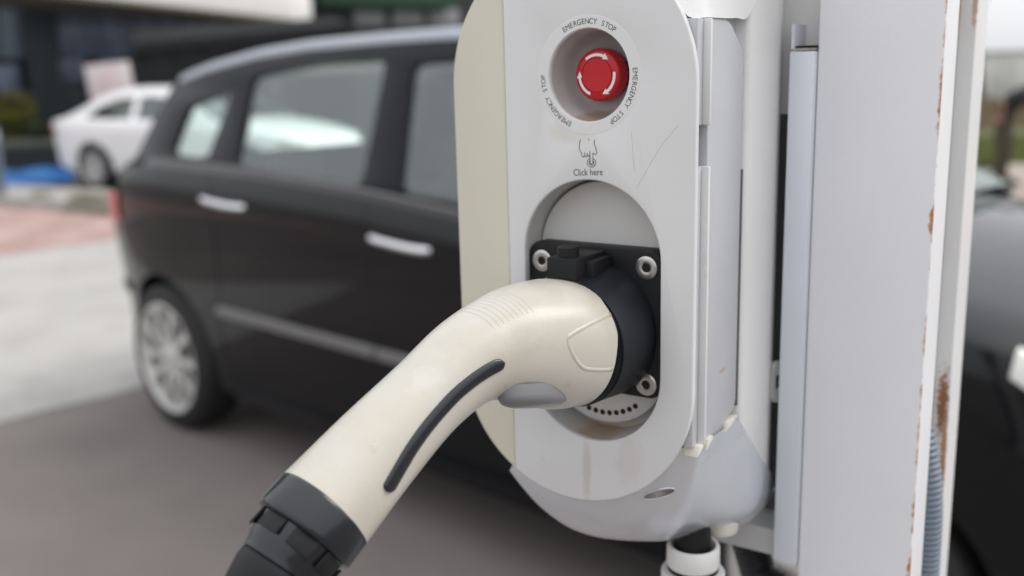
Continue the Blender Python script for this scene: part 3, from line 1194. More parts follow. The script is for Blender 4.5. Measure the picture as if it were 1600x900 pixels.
nt.links.new(edge.outputs[0], dif.inputs[1])
lt = nt.nodes.new('ShaderNodeMapRange')
lt.inputs['From Min'].default_value = -0.0006
lt.inputs['From Max'].default_value = 0.0007
nt.links.new(dif.outputs[0], lt.inputs['Value'])
fy = nt.nodes.new('ShaderNodeMath')               # only on the face, not the return
fy.operation = 'LESS_THAN'
fy.inputs[1].default_value = 0.0011
nt.links.new(sep.outputs['Y'], fy.inputs[0])
both = nt.nodes.new('ShaderNodeMath')
both.operation = 'MULTIPLY'
nt.links.new(lt.outputs[0], both.inputs[0])
nt.links.new(fy.outputs[0], both.inputs[1])
rc = nt.nodes.new('ShaderNodeMix')
rc.data_type = 'RGBA'
rc.inputs['A'].default_value = (0.46, 0.23, 0.07, 1)
rc.inputs['B'].default_value = (0.36, 0.15, 0.032, 1)
nt.links.new(r2.outputs[0], rc.inputs['Factor'])
fin = nt.nodes.new('ShaderNodeMix')
fin.data_type = 'RGBA'
nt.links.new(both.outputs[0], fin.inputs['Factor'])
nt.links.new(src, fin.inputs['A'])
nt.links.new(rc.outputs['Result'], fin.inputs['B'])
nt.links.new(fin.outputs['Result'], b.inputs['Base Color'])
M['post'] = rust
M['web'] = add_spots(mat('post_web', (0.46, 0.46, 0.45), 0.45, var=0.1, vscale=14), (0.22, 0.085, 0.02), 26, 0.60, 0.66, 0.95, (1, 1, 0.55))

add_stain(M['web'], (0.055, 0.074, O.z - 0.085), (0.03, 0.016, 0.030), (0.23, 0.095, 0.025), 1.0, 110, 0.7)
add_stain(M['web'], (0.055, 0.082, O.z - 0.12), (0.03, 0.007, 0.04), (0.30, 0.14, 0.045), 0.9, 120, 0.6)
add_stain(M['web'], (0.055, 0.08, O.z + 0.155), (0.03, 0.012, 0.02), (0.30, 0.14, 0.045), 0.8, 120, 0.6)
PB = ST @ L(76.8, 0, -112)
post_h = 3.0
POST = Matrix.Translation((PB.x, PB.y, 0)) @ Matrix.Rotation(-SA, 4, 'Z')
post = empty('steel_post', POST, 'white painted steel post with rust along its edge', 'post')
pb = 1.0 * mm
boxobj('front_flange', 0, 64 * mm, 0, 34 * mm, 0.012, post_h, M['post'], post, 1.0 * mm)
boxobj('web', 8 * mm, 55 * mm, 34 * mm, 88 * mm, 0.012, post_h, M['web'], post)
M['rear'] = mat('rear_paint', (0.72, 0.72, 0.71), 0.42, var=0.06, vscale=9)
add_stain(M['rear'], (0.060, 0.088, O.z - 0.083), (0.0042, 0.006, 0.026), (0.24, 0.095, 0.026), 0.95, 330, 1.3)
add_stain(M['rear'], (0.0625, 0.088, O.z - 0.118), (0.0022, 0.006, 0.035), (0.40, 0.20, 0.07), 0.85, 300, 1.0)
add_stain(M['rear'], (0.0625, 0.088, O.z + 0.158), (0.0018, 0.006, 0.014), (0.42, 0.24, 0.10), 0.7, 300, 1.0)
boxobj('rear_flange', 0, 64 * mm, 88 * mm, 124 * mm, 0.012, post_h, M['rear'], post, 1.0 * mm)
bp_ = boxobj('base_plate', -40 * mm, 104 * mm, -40 * mm, 164 * mm, 0.0, 0.012, M['web'], post)
for bxp, byp in ((-28, -28), (92, -28), (92, 152), (-28, 152)):
    v, f = lathe([(0.01, 0.022), (0.009, 0.022), (0.009, 0.012)], 6, 'Z')
    bo = obj('anchor_bolt', v, f, M['steel'], bp_)
    bo.location = (bxp * mm, byp * mm, 0)
# mounting plate and angle bracket between station and post
zc = O.z
boxobj('mounting_plate', -30 * mm, -0.6 * mm, 16 * mm, 24 * mm, zc + 0.10, zc + 0.40, M['housing'], post)
boxobj('gap_shade_strip', -40 * mm, -0.6 * mm, 26 * mm, 32 * mm, zc - 0.15, zc + 0.10, mat('gap_shade_grey', (0.09, 0.09, 0.09), 0.6), post)  # added dark strip stands in for shade in the gap beside the channel
brk = boxobj('support_bracket', -80 * mm, -1 * mm, 2 * mm, 80 * mm, zc - 0.1565, zc - 0.1515, M['web'], post)
boxobj('support_rib', -80 * mm, -1 * mm, 2 * mm, 5 * mm, zc - 0.168, zc - 0.1565, M['web'], brk)

chan = empty('cable_channel', Matrix.Translation(ST @ L(62.6, 0, -107.5)) @ Matrix.Rotation(-SA, 4, 'Z'), 'pale blue-grey cable channel strip between charging station and post', 'channel')
boxobj('channel_cover', 0, 13.8 * mm, 0, 22 * mm, -0.168, 0.1345, M['channel'], chan, 0.9 * mm)
boxobj('channel_back', 0.5 * mm, 2 * mm, 1 * mm, 21 * mm, 0.136, 0.149, M['channel'], chan)
boxobj('end_lip', 0.4 * mm, 13.4 * mm, 1.5 * mm, 21 * mm, 0.135, 0.1362, mat('lip_dirty', (0.45, 0.42, 0.38), 0.6, var=0.5, vscale=90), chan)
v, f = lathe([(0.01, 0.1375), (0.0026, 0.1375), (0.0028, 0.1365), (0.0028, 0.1362)], 12, 'Z')
bo = obj('fixing_screw', v, f, mat('rusty_screw', (0.12, 0.05, 0.02), 0.7), chan)
bo.location = (6 * mm, 12 * mm, 0)
chan_plate = None


def corrugated(path, r, pitch, m, name):
    """hose with rounded rings"""
    P = catmull(path, 160)
    # arc length resample
    S = [0.0]
    for a, c in zip(P, P[1:]):
        S.append(S[-1] + (Vector(c) - Vector(a)).length)
    total = S[-1]
    step = pitch / 6
    pts, rad = [], []
    s, i = 0.0, 0
    while s < total:
        while S[i + 1] < s:
            i += 1
        t = (s - S[i]) / (S[i + 1] - S[i])
        pts.append(Vector(P[i]).lerp(Vector(P[i + 1]), t))
        ph = (s / pitch) % 1.0
        rad.append(r * (1.0 if ph < 0.55 else 0.86) - (0.03 * r if ph < 0.12 or 0.43 < ph < 0.55 else 0))
        s += step
    v, f = tube(pts, rad, 20)
    return obj(name, v, f, m, None, smooth=True)


def postp(x, y, z):
    return POST @ Vector((x * mm, y * mm, z))


hose = corrugated([postp(45, 70, zc - 0.082), postp(52.5, 63, zc - 0.098), postp(59, 60, zc - 0.13), postp(60.5, 60, zc - 0.18), postp(60, 60, zc - 0.35), postp(62, 60, 0.75), postp(64, 62, 0.3), postp(66, 62, 0.02)], 9.5 * mm, 3.6 * mm, M['conduit'], 'corrugated_hose')
tag(hose, 'grey-blue corrugated hose inside the recess of the rusty post', 'hose')

# ribbed hose and pipe end below the station
hose2 = corrugated([at(1158, 800, 0.66), at(1172, 850, 0.662), at(1190, 910, 0.664), at(1204, 960, 0.666), Vector((0.20, 0.66, 0.85)), Vector((0.21, 0.66, 0.4)), Vector((0.21, 0.66, 0.02))], 12 * mm, 3.2 * mm, mat('hose_black', (0.012, 0.013, 0.015), 0.5), 'ribbed_hose')
tag(hose2, 'black ribbed hose hanging behind the pipe end below the charging station', 'hose')

PE = at(1083, 872, 0.585)
pipe = empty('riser_pipe', Matrix.Translation((PE.x, PE.y, 0)), 'white pipe end with collar rings standing under the charging station', 'pipe')
v, f = lathe([(12.4, 5), (12.6, 12.4), (13.2, 13.2), (14.6, 13.2), (15.3, 12.2), (15.6, 2), (15.2, 0.6), (14.6, 0)], 40, 'Z')
obj('collar', [(x * mm, y * mm, z * mm + PE.z - 0.004) for x, y, z in v], f, mat('pipe_white', (0.66, 0.65, 0.63), 0.4), pipe, angle=45)
v, f = lathe([(14.4, 0.6), (14.9, 0), (14.9, -2.2), (14.4, -2.8)], 40, 'Z')
obj('gasket', [(x * mm, y * mm, z * mm + PE.z - 0.004) for x, y, z in v], f, M['black'], pipe, angle=45)
v, f = lathe([(14.4, -2.6), (18.0, -3), (18.6, -4), (18.6, -24), (17.5, -25), (14.2, -26), (14.2, -1000 * (PE.z - 0.01))], 8 * 5, 'Z')
obj('riser', [(x * mm, y * mm, z * mm + PE.z - 0.004) for x, y, z in v], f, mat('pipe_white2', (0.62, 0.62, 0.63), 0.4), pipe, angle=30)
obj('supply_cable', *tube([(0, 0, PE.z - 0.3), (0, 0, PE.z), (0.0, 0.001, PE.z + 0.012), (0.001, 0.004, PE.z + 0.03), (0.002, 0.012, PE.z + 0.07)], 10.4 * mm, 20), M['black'], pipe, smooth=True)
v, f = lathe([(0.01, -7), (7, -7), (9.5, -5.5), (10.5, -3), (10.8, 6)], 28, 'Z')
sg = obj('drain_plug', [(x * mm, y * mm, z * mm) for x, y, z in v], f, M['cutface'], station, smooth=True)
sg.location = L(38, -139, -84)

# ================================================================== CARS
def round_poly(pts, r, n=4):
    out = []
    k = len(pts)
    for i in range(k):
        p, a, c = Vector(pts[i]), Vector(pts[i - 1]), Vector(pts[(i + 1) % k])
        d1, d2 = (a - p), (c - p)
        rr = min(r, d1.length * 0.45, d2.length * 0.45)
        p1, p2 = p + d1.normalized() * rr, p + d2.normalized() * rr
        for j in range(n + 1):
            t = j / n
            q = p1 * (1 - t) ** 2 + p * 2 * t * (1 - t) + p2 * t * t
            out.append((q.x, q.y))
    return out


def wheel_meshes(r, rim_r, width, spokes, alloy):
    prof = [(rim_r - 0.01, width * 0.42), (rim_r, width * 0.46), (rim_r + 0.025, width * 0.5), (r - 0.045, width * 0.5), (r - 0.012, width * 0.42), (r, width * 0.3), (r, -width * 0.3), (r - 0.012, -width * 0.42), (r - 0.045, -width * 0.5), (rim_r, -width * 0.5)]
    tv, tf = lathe(prof, 48)
    rp = [(rim_r + 0.004, -width * 0.47), (rim_r - 0.008, -width * 0.49), (rim_r - 0.022, -width * 0.47), (rim_r - 0.03, -width * 0.36), (rim_r - 0.036, width * 0.4)]
    parts = [lathe(rp, 48), lathe([(0.008, -width * 0.40), (0.045, -width * 0.40), (0.058, -width * 0.36), (0.062, -width * 0.2)], 32)]
    for k in range(spokes):
        a = 2 * math.pi * k / spokes
        V = []
        for rr, hw, y0, y1 in ((0.05, 0.016, -width * 0.38, -width * 0.2), (rim_r * 0.55, 0.014, -width * 0.44, -width * 0.26), (rim_r - 0.02, 0.021, -width * 0.45, -width * 0.28)):
            for s in (-1, 1):
                for y in (y0, y1):
                    V.append((rr * math.cos(a) - s * hw * math.sin(a), y, rr * math.sin(a) + s * hw * math.cos(a)))
        F = []
        for j in (0, 1):
            o = j * 4
            F += [(o, o + 2, o + 6, o + 4), (o + 1, o + 5, o + 7, o + 3), (o, o + 4, o + 5, o + 1), (o + 2, o + 3, o + 7, o + 6)]
        F += [(0, 1, 3, 2), (8, 10, 11, 9)]
        parts.append((V, F))
    bv, bf = lathe([(0.01, 0.0), (rim_r - 0.04, 0.0), (rim_r - 0.04, 0.02), (0.01, 0.02)], 40)
    return (tv, tf), merge(*parts), (bv, bf)


def build_car(name, label, S, matrix):
    car = empty(name, matrix, label, 'car')
    W = S['width']
    T_ = S

    def yin(z):
        z0 = S['tumble_z']
        return 0.05 + max(0.0, z - z0) * S['tumble']

    # body
    x0, x1 = S['x_range']
    xs = []
    nst = 84
    for i in range(nst + 1):
        t = i / nst
        t = 0.5 - 0.5 * math.cos(math.pi * t) if S.get('cos', True) else t
        xs.append(x0 + (x1 - x0) * t)
    fr = [(0.0, 0.15), (0.04, 0.07), (0.12, 0.055), (0.30, 0.042), (0.48, 0.026), (0.66, 0.010), (0.78, 0.0), (0.86, 0.001), (0.94, 0.007), (0.98, 0.018), (1.0, 0.04)]
    V, F = [], []
    for x in xs:
        zb, zs, ins, zc = interp(S['bottom'], x), interp(S['belt'], x), interp(S['inset'], x), interp(S['centre'], x)
        half = [(ins + dy, zb + (zs - zb) * f) for f, dy in fr]
        for s in (0.2, 0.45, 0.75, 1.0):
            y = ins + 0.055 + (W / 2 - ins - 0.055) * s
            half.append((y, zs + (zc - zs) * math.sin(s * math.pi / 2) ** 0.8))
        ring = [(x, y, z) for y, z in half] + [(x, W - y, z) for y, z in half[-2::-1]]
        V += ring
    k = len(ring)
    for i in range(nst):
        for j in range(k):
            F.append((i * k + j, i * k + (j + 1) % k, (i + 1) * k + (j + 1) % k, (i + 1) * k + j))
    F += [tuple(range(k)), tuple(nst * k + j for j in range(k))]
    body = obj('body', V, F, S['paint'], car, smooth=True)
    cutters = []
    for wx in (S['wheel_x'][0], S['wheel_x'][1]):
        for y0, y1 in ((-0.2, 0.30), (W - 0.30, W + 0.2)):
            cv_, cf_ = lathe([(0.0005, y0), (S['arch_r'], y0), (S['arch_r'], y1), (0.0005, y1)], 48)
            c = obj('cut', [(x + wx, y, z + S['wheel_r']) for x, y, z in cv_], cf_, None, car)
            cutters.append(c)
    cx0, cx1, cz0 = S['cabin']
    v, f = box(cx0, cx1, 0.11, W - 0.11, cz0, 2.0)
    cutters.append(obj('cut', v, f, None, car))
    boolean_cut(body, cutters)

    # wheel arch linings are the body itself; wheels
    (tv, tf), (rv_, rf_), (bv_, bf_) = wheel_meshes(S['wheel_r'], S['rim_r'], 0.21, S['spokes'], M['alloy'])
    first_w = None
    for wx in S['wheel_x']:
        for side in (0, 1):
            if first_w is None:
                w = obj('wheel', bv_, bf_, M['disc_dark'], car)
                obj('tyre', tv, tf, M['tyre'], w, smooth=True)
                obj('rim', rv_, rf_, M['alloy'], w, angle=35)
                first_w = w
            else:
                w = copy_tree(first_w, car)
            w.location = (wx, 0.125 if side == 0 else W - 0.125, S['wheel_r'])
            w.rotation_euler = (0, R(17 * wx), 0 if side == 0 else math.pi)

    # side frames with window openings, panes
    outline = S['frame']
    for side in (0, 1):
        def fn(x, y, z, side=side):
            yy = yin(z) + interp(S['inset'], x) * 0.8 + y
            return (x, yy if side == 0 else W - yy, z)
        fr_o = sheet('window_frame', round_poly(outline, 0.04), [round_poly(h, 0.035) for h in S['windows']], 0.03, S['frame_paint'], car, bevel=0.004, fn=fn)
        for h in S['windows']:
            hp = round_poly(h, 0.03)
            cxm, czm = sum(p[0] for p in hp) / len(hp), sum(p[1] for p in hp) / len(hp)
            vv = [fn(cxm + (a - cxm) * 1.01, 0.012, czm + (c - czm) * 1.015) for a, c in hp]
            obj('window_pane', vv, [tuple(range(len(vv)))], S['glass'], car)
    # roof
    V, F = [], []
    ny = 14
    rx = [S['roof'][0][0] + (S['roof'][-1][0] - S['roof'][0][0]) * i / 30 for i in range(31)]
    for x in rx:
        z = interp(S['roof'], x)
        yn = yin(z) + interp(S['inset'], x) * 0.8
        for j in range(ny + 1):
            s = j / ny
            y = yn + (W - 2 * yn) * s
            bulge = interp(S['end_bulge'], x)
            V.append((x + bulge * math.sin(math.pi * s), y, z - 0.004 + S['crown'] * math.sin(math.pi * s) ** 0.5))
    for i in range(30):
        for j in range(ny):
            F.append((i * (ny + 1) + j, i * (ny + 1) + j + 1, (i + 1) * (ny + 1) + j + 1, (i + 1) * (ny + 1) + j))
    obj('roof', V, F, S['paint'], car, smooth=True)
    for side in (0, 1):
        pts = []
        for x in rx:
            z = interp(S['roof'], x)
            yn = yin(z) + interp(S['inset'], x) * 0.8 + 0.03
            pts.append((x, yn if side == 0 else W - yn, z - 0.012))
        obj('roof_edge_bar', *tube(pts, [0.012] + [0.036] * (len(pts) - 2) + [0.012], 20), S['rail'], car, smooth=True)  # bar added along the roof edge; the black car's carries the sky sheen

    def span(nm, edge_pts, bulge, m, s0=0.0, s1=1.0):
        V, F = [], []
        E = edge_pts
        for (x, z, lift) in E:
            yn = yin(z) + interp(S['inset'], x) * 0.8 + 0.01
            for j in range(13):
                s = s0 + (s1 - s0) * j / 12
                V.append((x + bulge * math.sin(math.pi * s), yn + (W - 2 * yn) * s, z + lift * math.sin(math.pi * s) ** 0.5))
        for i in range(len(E) - 1):
            for j in range(12):
                F.append((i * 13 + j, i * 13 + j + 1, (i + 1) * 13 + j + 1, (i + 1) * 13 + j))
        return obj(nm, V, F, m, car, smooth=True)
    span('rear_window', S['rear_glass'], S['rear_bulge'], S['glass'])
    span('windscreen', S['front_glass'], S['front_bulge'], S['glass'])
    # seats
    for sx, sy0, sy1 in S['seats']:
        st_ = boxobj('seat', sx, sx + 0.5, sy0, sy1, S['cabin'][2] - 0.02, S['cabin'][2] + 0.16, M['seat'], car, 0.05)
        bmq = boxobj('backrest', sx - 0.14, sx + 0.02, sy0, sy1, S['cabin'][2] + 0.1, S['seat_top'], M['seat'], st_, 0.06)
        m_ = (sy0 + sy1) / 2
        for hc in ([m_] if sy1 - sy0 < 0.8 else [sy0 + 0.25, sy1 - 0.25]):
            boxobj('headrest', sx - 0.17, sx - 0.07, hc - 0.13, hc + 0.13, S['seat_top'] + 0.03, S['seat_top'] + 0.2, M['seat'], st_, 0.04)

    def patch(nm, x0_, x1_, zlo0, zhi0, zlo1, zhi1, m, off=0.012, thick=0.03):
        for side in (0, 1):
            V, F = [], []
            n_ = 10
            for i in range(n_ + 1):
                t = i / n_
                x = x0_ + (x1_ - x0_) * t
                lo, hi = zlo0 + (zlo1 - zlo0) * t, zhi0 + (zhi1 - zhi0) * t
                zb, zs, ins = interp(S['bottom'], x), interp(S['belt'], x), interp(S['inset'], x)
                for z, o_ in ((lo, 0), (lo + 0.008, off), (hi - 0.008, off), (hi, 0)):
                    fz = min(1, max(0, (z - zb) / (zs - zb)))
                    y = ins + interp(fr, fz) - o_ - 0.001
                    V.append((x, y if side == 0 else W - y, z))
            for i in range(n_):
                for j in range(3):
                    F.append((i * 4 + j, i * 4 + j + 1, (i + 1) * 4 + j + 1, (i + 1) * 4 + j))
            F += [(0, 1, 2, 3), (n_ * 4, n_ * 4 + 1, n_ * 4 + 2, n_ * 4 + 3)]
            obj(nm, V, F, m, car, angle=50)
    for a in S['patches']:
        patch(*a)
    for hx0, hz0, hx1, hz1 in S['handles']:
        for side in (0, 1):
            pts = [(hx0, 0.0, hz0), (hx0 + 0.03, -0.035, hz0 - 0.003), ((hx0 + hx1) / 2, -0.045, (hz0 + hz1) / 2), (hx1 - 0.03, -0.035, hz1 + 0.003), (hx1, 0.0, hz1)]
            v, f = tube(catmull(pts, 16), [0.014] * 17, 10)
            v = [(x, (y + 0.02), z) for x, y, z in v]
            if side:
                v = [(x, W - y, z) for x, y, z in v]
            obj('door_handle', v, f, S['handle_mat'], car, smooth=True)
    for seam in S.get('seams', []):
        for side in (0, 1):
            pts = []
            for (x, z) in catmull(seam, 24):
                zb, zs, ins = interp(S['bottom'], x), interp(S['belt'], x), interp(S['inset'], x)
                y = ins + interp(fr, min(1, max(0, (z - zb) / (zs - zb)))) + 0.001
                pts.append((x, y if side == 0 else W - y, z))
            obj('door_gap', *tube(pts, 0.004, 6), M['hole'], car, smooth=True)
    if 'mirror' in S:
        mx, mz = S['mirror']
        for side in (0, 1):
            y0, y1 = (-0.17, 0.03) if side == 0 else (W - 0.03, W + 0.17)
            boxobj('side_mirror', mx - 0.06, mx + 0.06, y0, y1, mz - 0.06, mz + 0.08, S['paint'], car, 0.035, 3)
    if S.get('belt_strip'):
        for side in (0, 1):
            pts = [(x, yin(z) + interp(S['inset'], x) * 0.8 - 0.008, z) for x, z in S['belt_strip']]
            if side:
                pts = [(x, W - y, z) for x, y, z in pts]
            obj('belt_strip', *tube(pts, 0.007, 6), M['greytrim'], car, smooth=True)
    return car


BK = dict(
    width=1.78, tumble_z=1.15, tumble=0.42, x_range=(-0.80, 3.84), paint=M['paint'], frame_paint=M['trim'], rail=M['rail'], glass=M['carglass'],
    bottom=[(-0.80, 0.46), (-0.6, 0.31), (-0.3, 0.24), (0.3, 0.205), (3.0, 0.2), (3.4, 0.22), (3.7, 0.27), (3.84, 0.36)],
    belt=[(-0.80, 0.90), (-0.66, 0.99), (-0.45, 1.09), (-0.24, 1.165), (0.0, 1.178), (0.75, 1.165), (1.36, 1.138), (1.83, 1.10), (2.4, 1.06), (2.75, 1.03), (3.0, 1.005), (3.28, 0.968), (3.45, 0.92), (3.6, 0.84), (3.75, 0.72), (3.84, 0.58)],
    inset=[(-0.80, 0.55), (-0.775, 0.38), (-0.72, 0.24), (-0.63, 0.14), (-0.5, 0.07), (-0.32, 0.026), (-0.15, 0.008), (0.05, 0.0), (3.0, 0.0), (3.3, 0.02), (3.5, 0.07), (3.65, 0.15), (3.75, 0.26), (3.81, 0.40), (3.84, 0.55)],
    centre=[(-0.80, 0.93), (-0.62, 1.04), (-0.42, 1.11), (-0.2, 1.18), (2.0, 1.10), (2.45, 1.13), (2.7, 1.125), (3.0, 1.09), (3.2, 1.055), (3.45, 0.985), (3.65, 0.88), (3.78, 0.74), (3.84, 0.6)],
    wheel_x=(-0.025, 3.0), wheel_r=0.322, rim_r=0.246, spokes=10, arch_r=0.368, cabin=(-0.28, 2.42, 0.42),
    frame=[(-0.235, 1.15), (-0.19, 1.235), (-0.117, 1.39), (-0.041, 1.492), (0.19, 1.54), (0.537, 1.585), (0.86, 1.605), (1.3, 1.613), (1.6, 1.615), (1.85, 1.605), (2.05, 1.56), (2.85, 1.03), (2.4, 1.045), (1.83, 1.085), (1.36, 1.122), (0.75, 1.15), (-0.02, 1.16)],
    windows=[[(0.10, 1.20), (0.38, 1.191), (0.427, 1.452), (0.136, 1.385)], [(0.60, 1.182), (0.555, 1.50), (0.95, 1.538), (1.318, 1.545), (1.362, 1.148)], [(1.562, 1.133), (1.464, 1.53), (1.8, 1.538), (2.0, 1.50), (2.62, 1.08)]],
    roof=[(-0.07, 1.468), (-0.041, 1.492), (0.19, 1.54), (0.537, 1.585), (0.86, 1.605), (1.3, 1.613), (1.6, 1.615), (1.85, 1.605), (2.05, 1.56)],
    end_bulge=[(-0.07, -0.14), (0.3, 0.0), (1.6, 0.0), (2.05, 0.12)], crown=0.045,
    rear_glass=[(-0.045, 1.475, 0.04), (-0.117, 1.385, 0.01), (-0.19, 1.24, 0), (-0.23, 1.16, 0)], rear_bulge=-0.16,
    front_glass=[(2.05, 1.556, 0.04), (2.45, 1.295, 0.03), (2.84, 1.035, 0.10)], front_bulge=0.12,
    seats=[(1.55, 0.22, 0.78), (1.55, 1.0, 1.56), (0.55, 0.2, 1.58)], seat_top=1.0,
    patches=[('tail_lamp', -0.56, -0.34, 0.86, 1.02, 0.90, 1.02, M['lampred'], 0.012), ('head_lamp', 3.36, 3.72, 0.89, 0.95, 0.66, 0.76, M['lampclear'], 0.014),
             ('side_moulding', 0.44, 1.42, 0.578, 0.622, 0.578, 0.622, M['greytrim'], 0.016), ('side_moulding', 1.435, 2.58, 0.578, 0.622, 0.578, 0.622, M['greytrim'], 0.016),
             ('rear_bumper_strip', -0.66, -0.42, 0.55, 0.60, 0.55, 0.60, M['trim'], 0.012), ('sill_trim', 0.43, 2.6, 0.225, 0.30, 0.225, 0.30, M['trim'], 0.03)],
    handles=[(0.444, 1.055, 0.729, 1.034), (1.457, 1.0, 1.733, 0.978)], handle_mat=M['chrome'], mirror=(2.35, 1.13),
    seams=[[(0.50, 1.14), (0.50, 0.9), (0.47, 0.7), (0.42, 0.55), (0.45, 0.35), (0.5, 0.26)], [(1.43, 1.12), (1.435, 0.8), (1.43, 0.5), (1.42, 0.26)], [(2.66, 1.02), (2.66, 0.8), (2.62, 0.5), (2.58, 0.26)], [(0.5, 0.27), (1.4, 0.265), (2.58, 0.26)]],
    belt_strip=[(-0.02, 1.176), (0.4, 1.174), (0.75, 1.168), (1.36, 1.139), (1.83, 1.10), (2.4, 1.062)])
car_o = ground(268, 674)
mcar = Matrix(((car_f.x, car_l.x, 0, car_o.x), (car_f.y, car_l.y, 0, car_o.y), (0, 0, 1, 0), (0, 0, 0, 1)))
build_car('parked_car', 'black five-door car with silver door handles parked behind the charging station', BK, mcar)

WT = dict(
    width=1.78, tumble_z=0.96, tumble=0.5, x_range=(-1.0, 3.62), rail=M['whitepaint'], paint=M['whitepaint'], frame_paint=M['whitepaint'], glass=M['carglass_dark'],
    bottom=[(-1.0, 0.42), (-0.8, 0.3), (-0.4, 0.22), (0.4, 0.2), (3.2, 0.2), (3.62, 0.3)],
    belt=[(-1.0, 0.80), (-0.95, 0.90), (-0.85, 0.97), (-0.6, 1.0), (0, 0.99), (1.0, 0.965), (2.0, 0.93), (2.5, 0.89), (3.0, 0.82), (3.4, 0.72), (3.62, 0.55)],
    inset=[(-1.0, 0.5), (-0.98, 0.34), (-0.92, 0.2), (-0.8, 0.1), (-0.6, 0.04), (-0.3, 0.01), (0, 0), (2.7, 0.0), (3.1, 0.03), (3.4, 0.13), (3.55, 0.3), (3.62, 0.55)],
    centre=[(-1.0, 0.82), (-0.95, 0.95), (-0.85, 1.02), (-0.6, 1.05), (-0.3, 1.05), (0.5, 1.0), (1.9, 1.0), (2.3, 1.0), (2.7, 0.96), (3.1, 0.88), (3.45, 0.75), (3.62, 0.56)],
    wheel_x=(0.0, 2.7), wheel_r=0.315, rim_r=0.225, spokes=10, arch_r=0.37, cabin=(-0.3, 2.0, 0.42),
    frame=[(-0.62, 0.985), (-0.35, 1.08), (0.0, 1.24), (0.3, 1.335), (0.65, 1.385), (1.0, 1.395), (1.3, 1.37), (1.6, 1.27), (2.35, 0.90), (1.9, 0.915), (1.0, 0.945), (0, 0.97)],
    windows=[[(-0.12, 1.0), (0.12, 1.16), (0.4, 1.255), (0.74, 1.285), (0.74, 0.985)], [(0.84, 0.98), (0.84, 1.29), (1.2, 1.275), (1.45, 1.2), (1.92, 0.95)]],
    roof=[(-0.05, 1.215), (0.0, 1.24), (0.3, 1.335), (0.65, 1.385), (1.0, 1.395), (1.3, 1.37), (1.6, 1.27)], end_bulge=[(-0.05, -0.06), (0.3, 0), (1.3, 0), (1.6, 0.08)], crown=0.035,
    rear_glass=[(-0.03, 1.225, 0.03), (-0.35, 1.078, 0.03), (-0.6, 0.99, 0.05)], rear_bulge=-0.07, front_glass=[(1.6, 1.265, 0.03), (2.0, 1.07, 0.03), (2.34, 0.905, 0.08)], front_bulge=0.1,
    seats=[(1.1, 0.22, 0.78), (1.1, 1.0, 1.56), (0.15, 0.2, 1.58)], seat_top=0.86,
    patches=[('tail_lamp', -0.97, -0.72, 0.72, 0.86, 0.76, 0.86, M['lampred'], 0.01), ('head_lamp', 3.2, 3.5, 0.64, 0.74, 0.6, 0.68, M['lampclear'], 0.012)],
    handles=[(0.45, 0.83, 0.63, 0.82), (1.3, 0.81, 1.48, 0.80)], handle_mat=M['whitepaint'], mirror=(1.75, 0.98))
WA = R(25)
wf, wl_ = Vector((math.cos(WA), -math.sin(WA), 0)), Vector((math.sin(WA), math.cos(WA), 0))
wo = ground(148, 297)
mw = Matrix(((wf.x, wl_.x, 0, wo.x), (wf.y, wl_.y, 0, wo.y), (0, 0, 1, 0), (0, 0, 0, 1)))
white_car = build_car('parked_car', 'white saloon car parked in front of the dark building', WT, mw)

# ================================================================== BUILDING
M['dark'] = mat('dark_cladding', (0.018, 0.020, 0.022), 0.55, var=0.2, vscale=2)
M['darkteal'] = mat('dark_teal_cladding', (0.042, 0.058, 0.068), 0.5, var=0.2, vscale=1.5)
M['pane'] = mat('facade_glass', (0.17, 0.22, 0.31), 0.25, var=0.15, vscale=0.9, spec=0.6)
M['pane_light'] = mat('facade_glass_light', (0.20, 0.27, 0.33), 0.25, var=0.15, vscale=0.9, spec=0.6)
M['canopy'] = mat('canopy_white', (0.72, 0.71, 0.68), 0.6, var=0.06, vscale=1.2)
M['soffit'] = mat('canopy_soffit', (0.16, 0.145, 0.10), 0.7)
M['green'] = mat('green_fascia', (0.012, 0.05, 0.024), 0.5)
FA, FB = at(-160, 120, 17.0), at(780, 100, 25.0)
FA.z = FB.z = 0
fx = (FB - FA).normalized()
fn_ = Vector((-fx.y, fx.x, 0))                      # into the building
if fn_.y < 0:
    fn_ = -fn_
mf = Matrix(((fx.x, fn_.x, 0, FA.x), (fx.y, fn_.y, 0, FA.y), (0, 0, 1, 0), (0, 0, 0, 1)))
mfi = mf.inverted()
bld = empty('office_building', mf, 'dark glazed office building with white canopy behind the white car', 'building')


def fac(px, py):
    d = sight(px, py)
    t = (FA - CAM).dot(fn_) / d.dot(fn_)
    p = mfi @ (CAM + d * t)
    return p.x, p.z


flen = (FB - FA).length
boxobj('wall', -4, flen + 3, 0.12, 8, 0, 7.5, M['dark'], bld)


def fpanel(nm, xa, xb, ya, yb, m, depth=0.05, parent=None):
    a, c = fac(xa, (ya + yb) / 2)[0], fac(xb, (ya + yb) / 2)[0]
    z1, z0 = fac((xa + xb) / 2, ya)[1], fac((xa + xb) / 2, yb)[1]
    return boxobj(nm, a, c, 0.12 - depth, 0.13, max(0.0, z0), z1, m, parent or bld, 0.01)


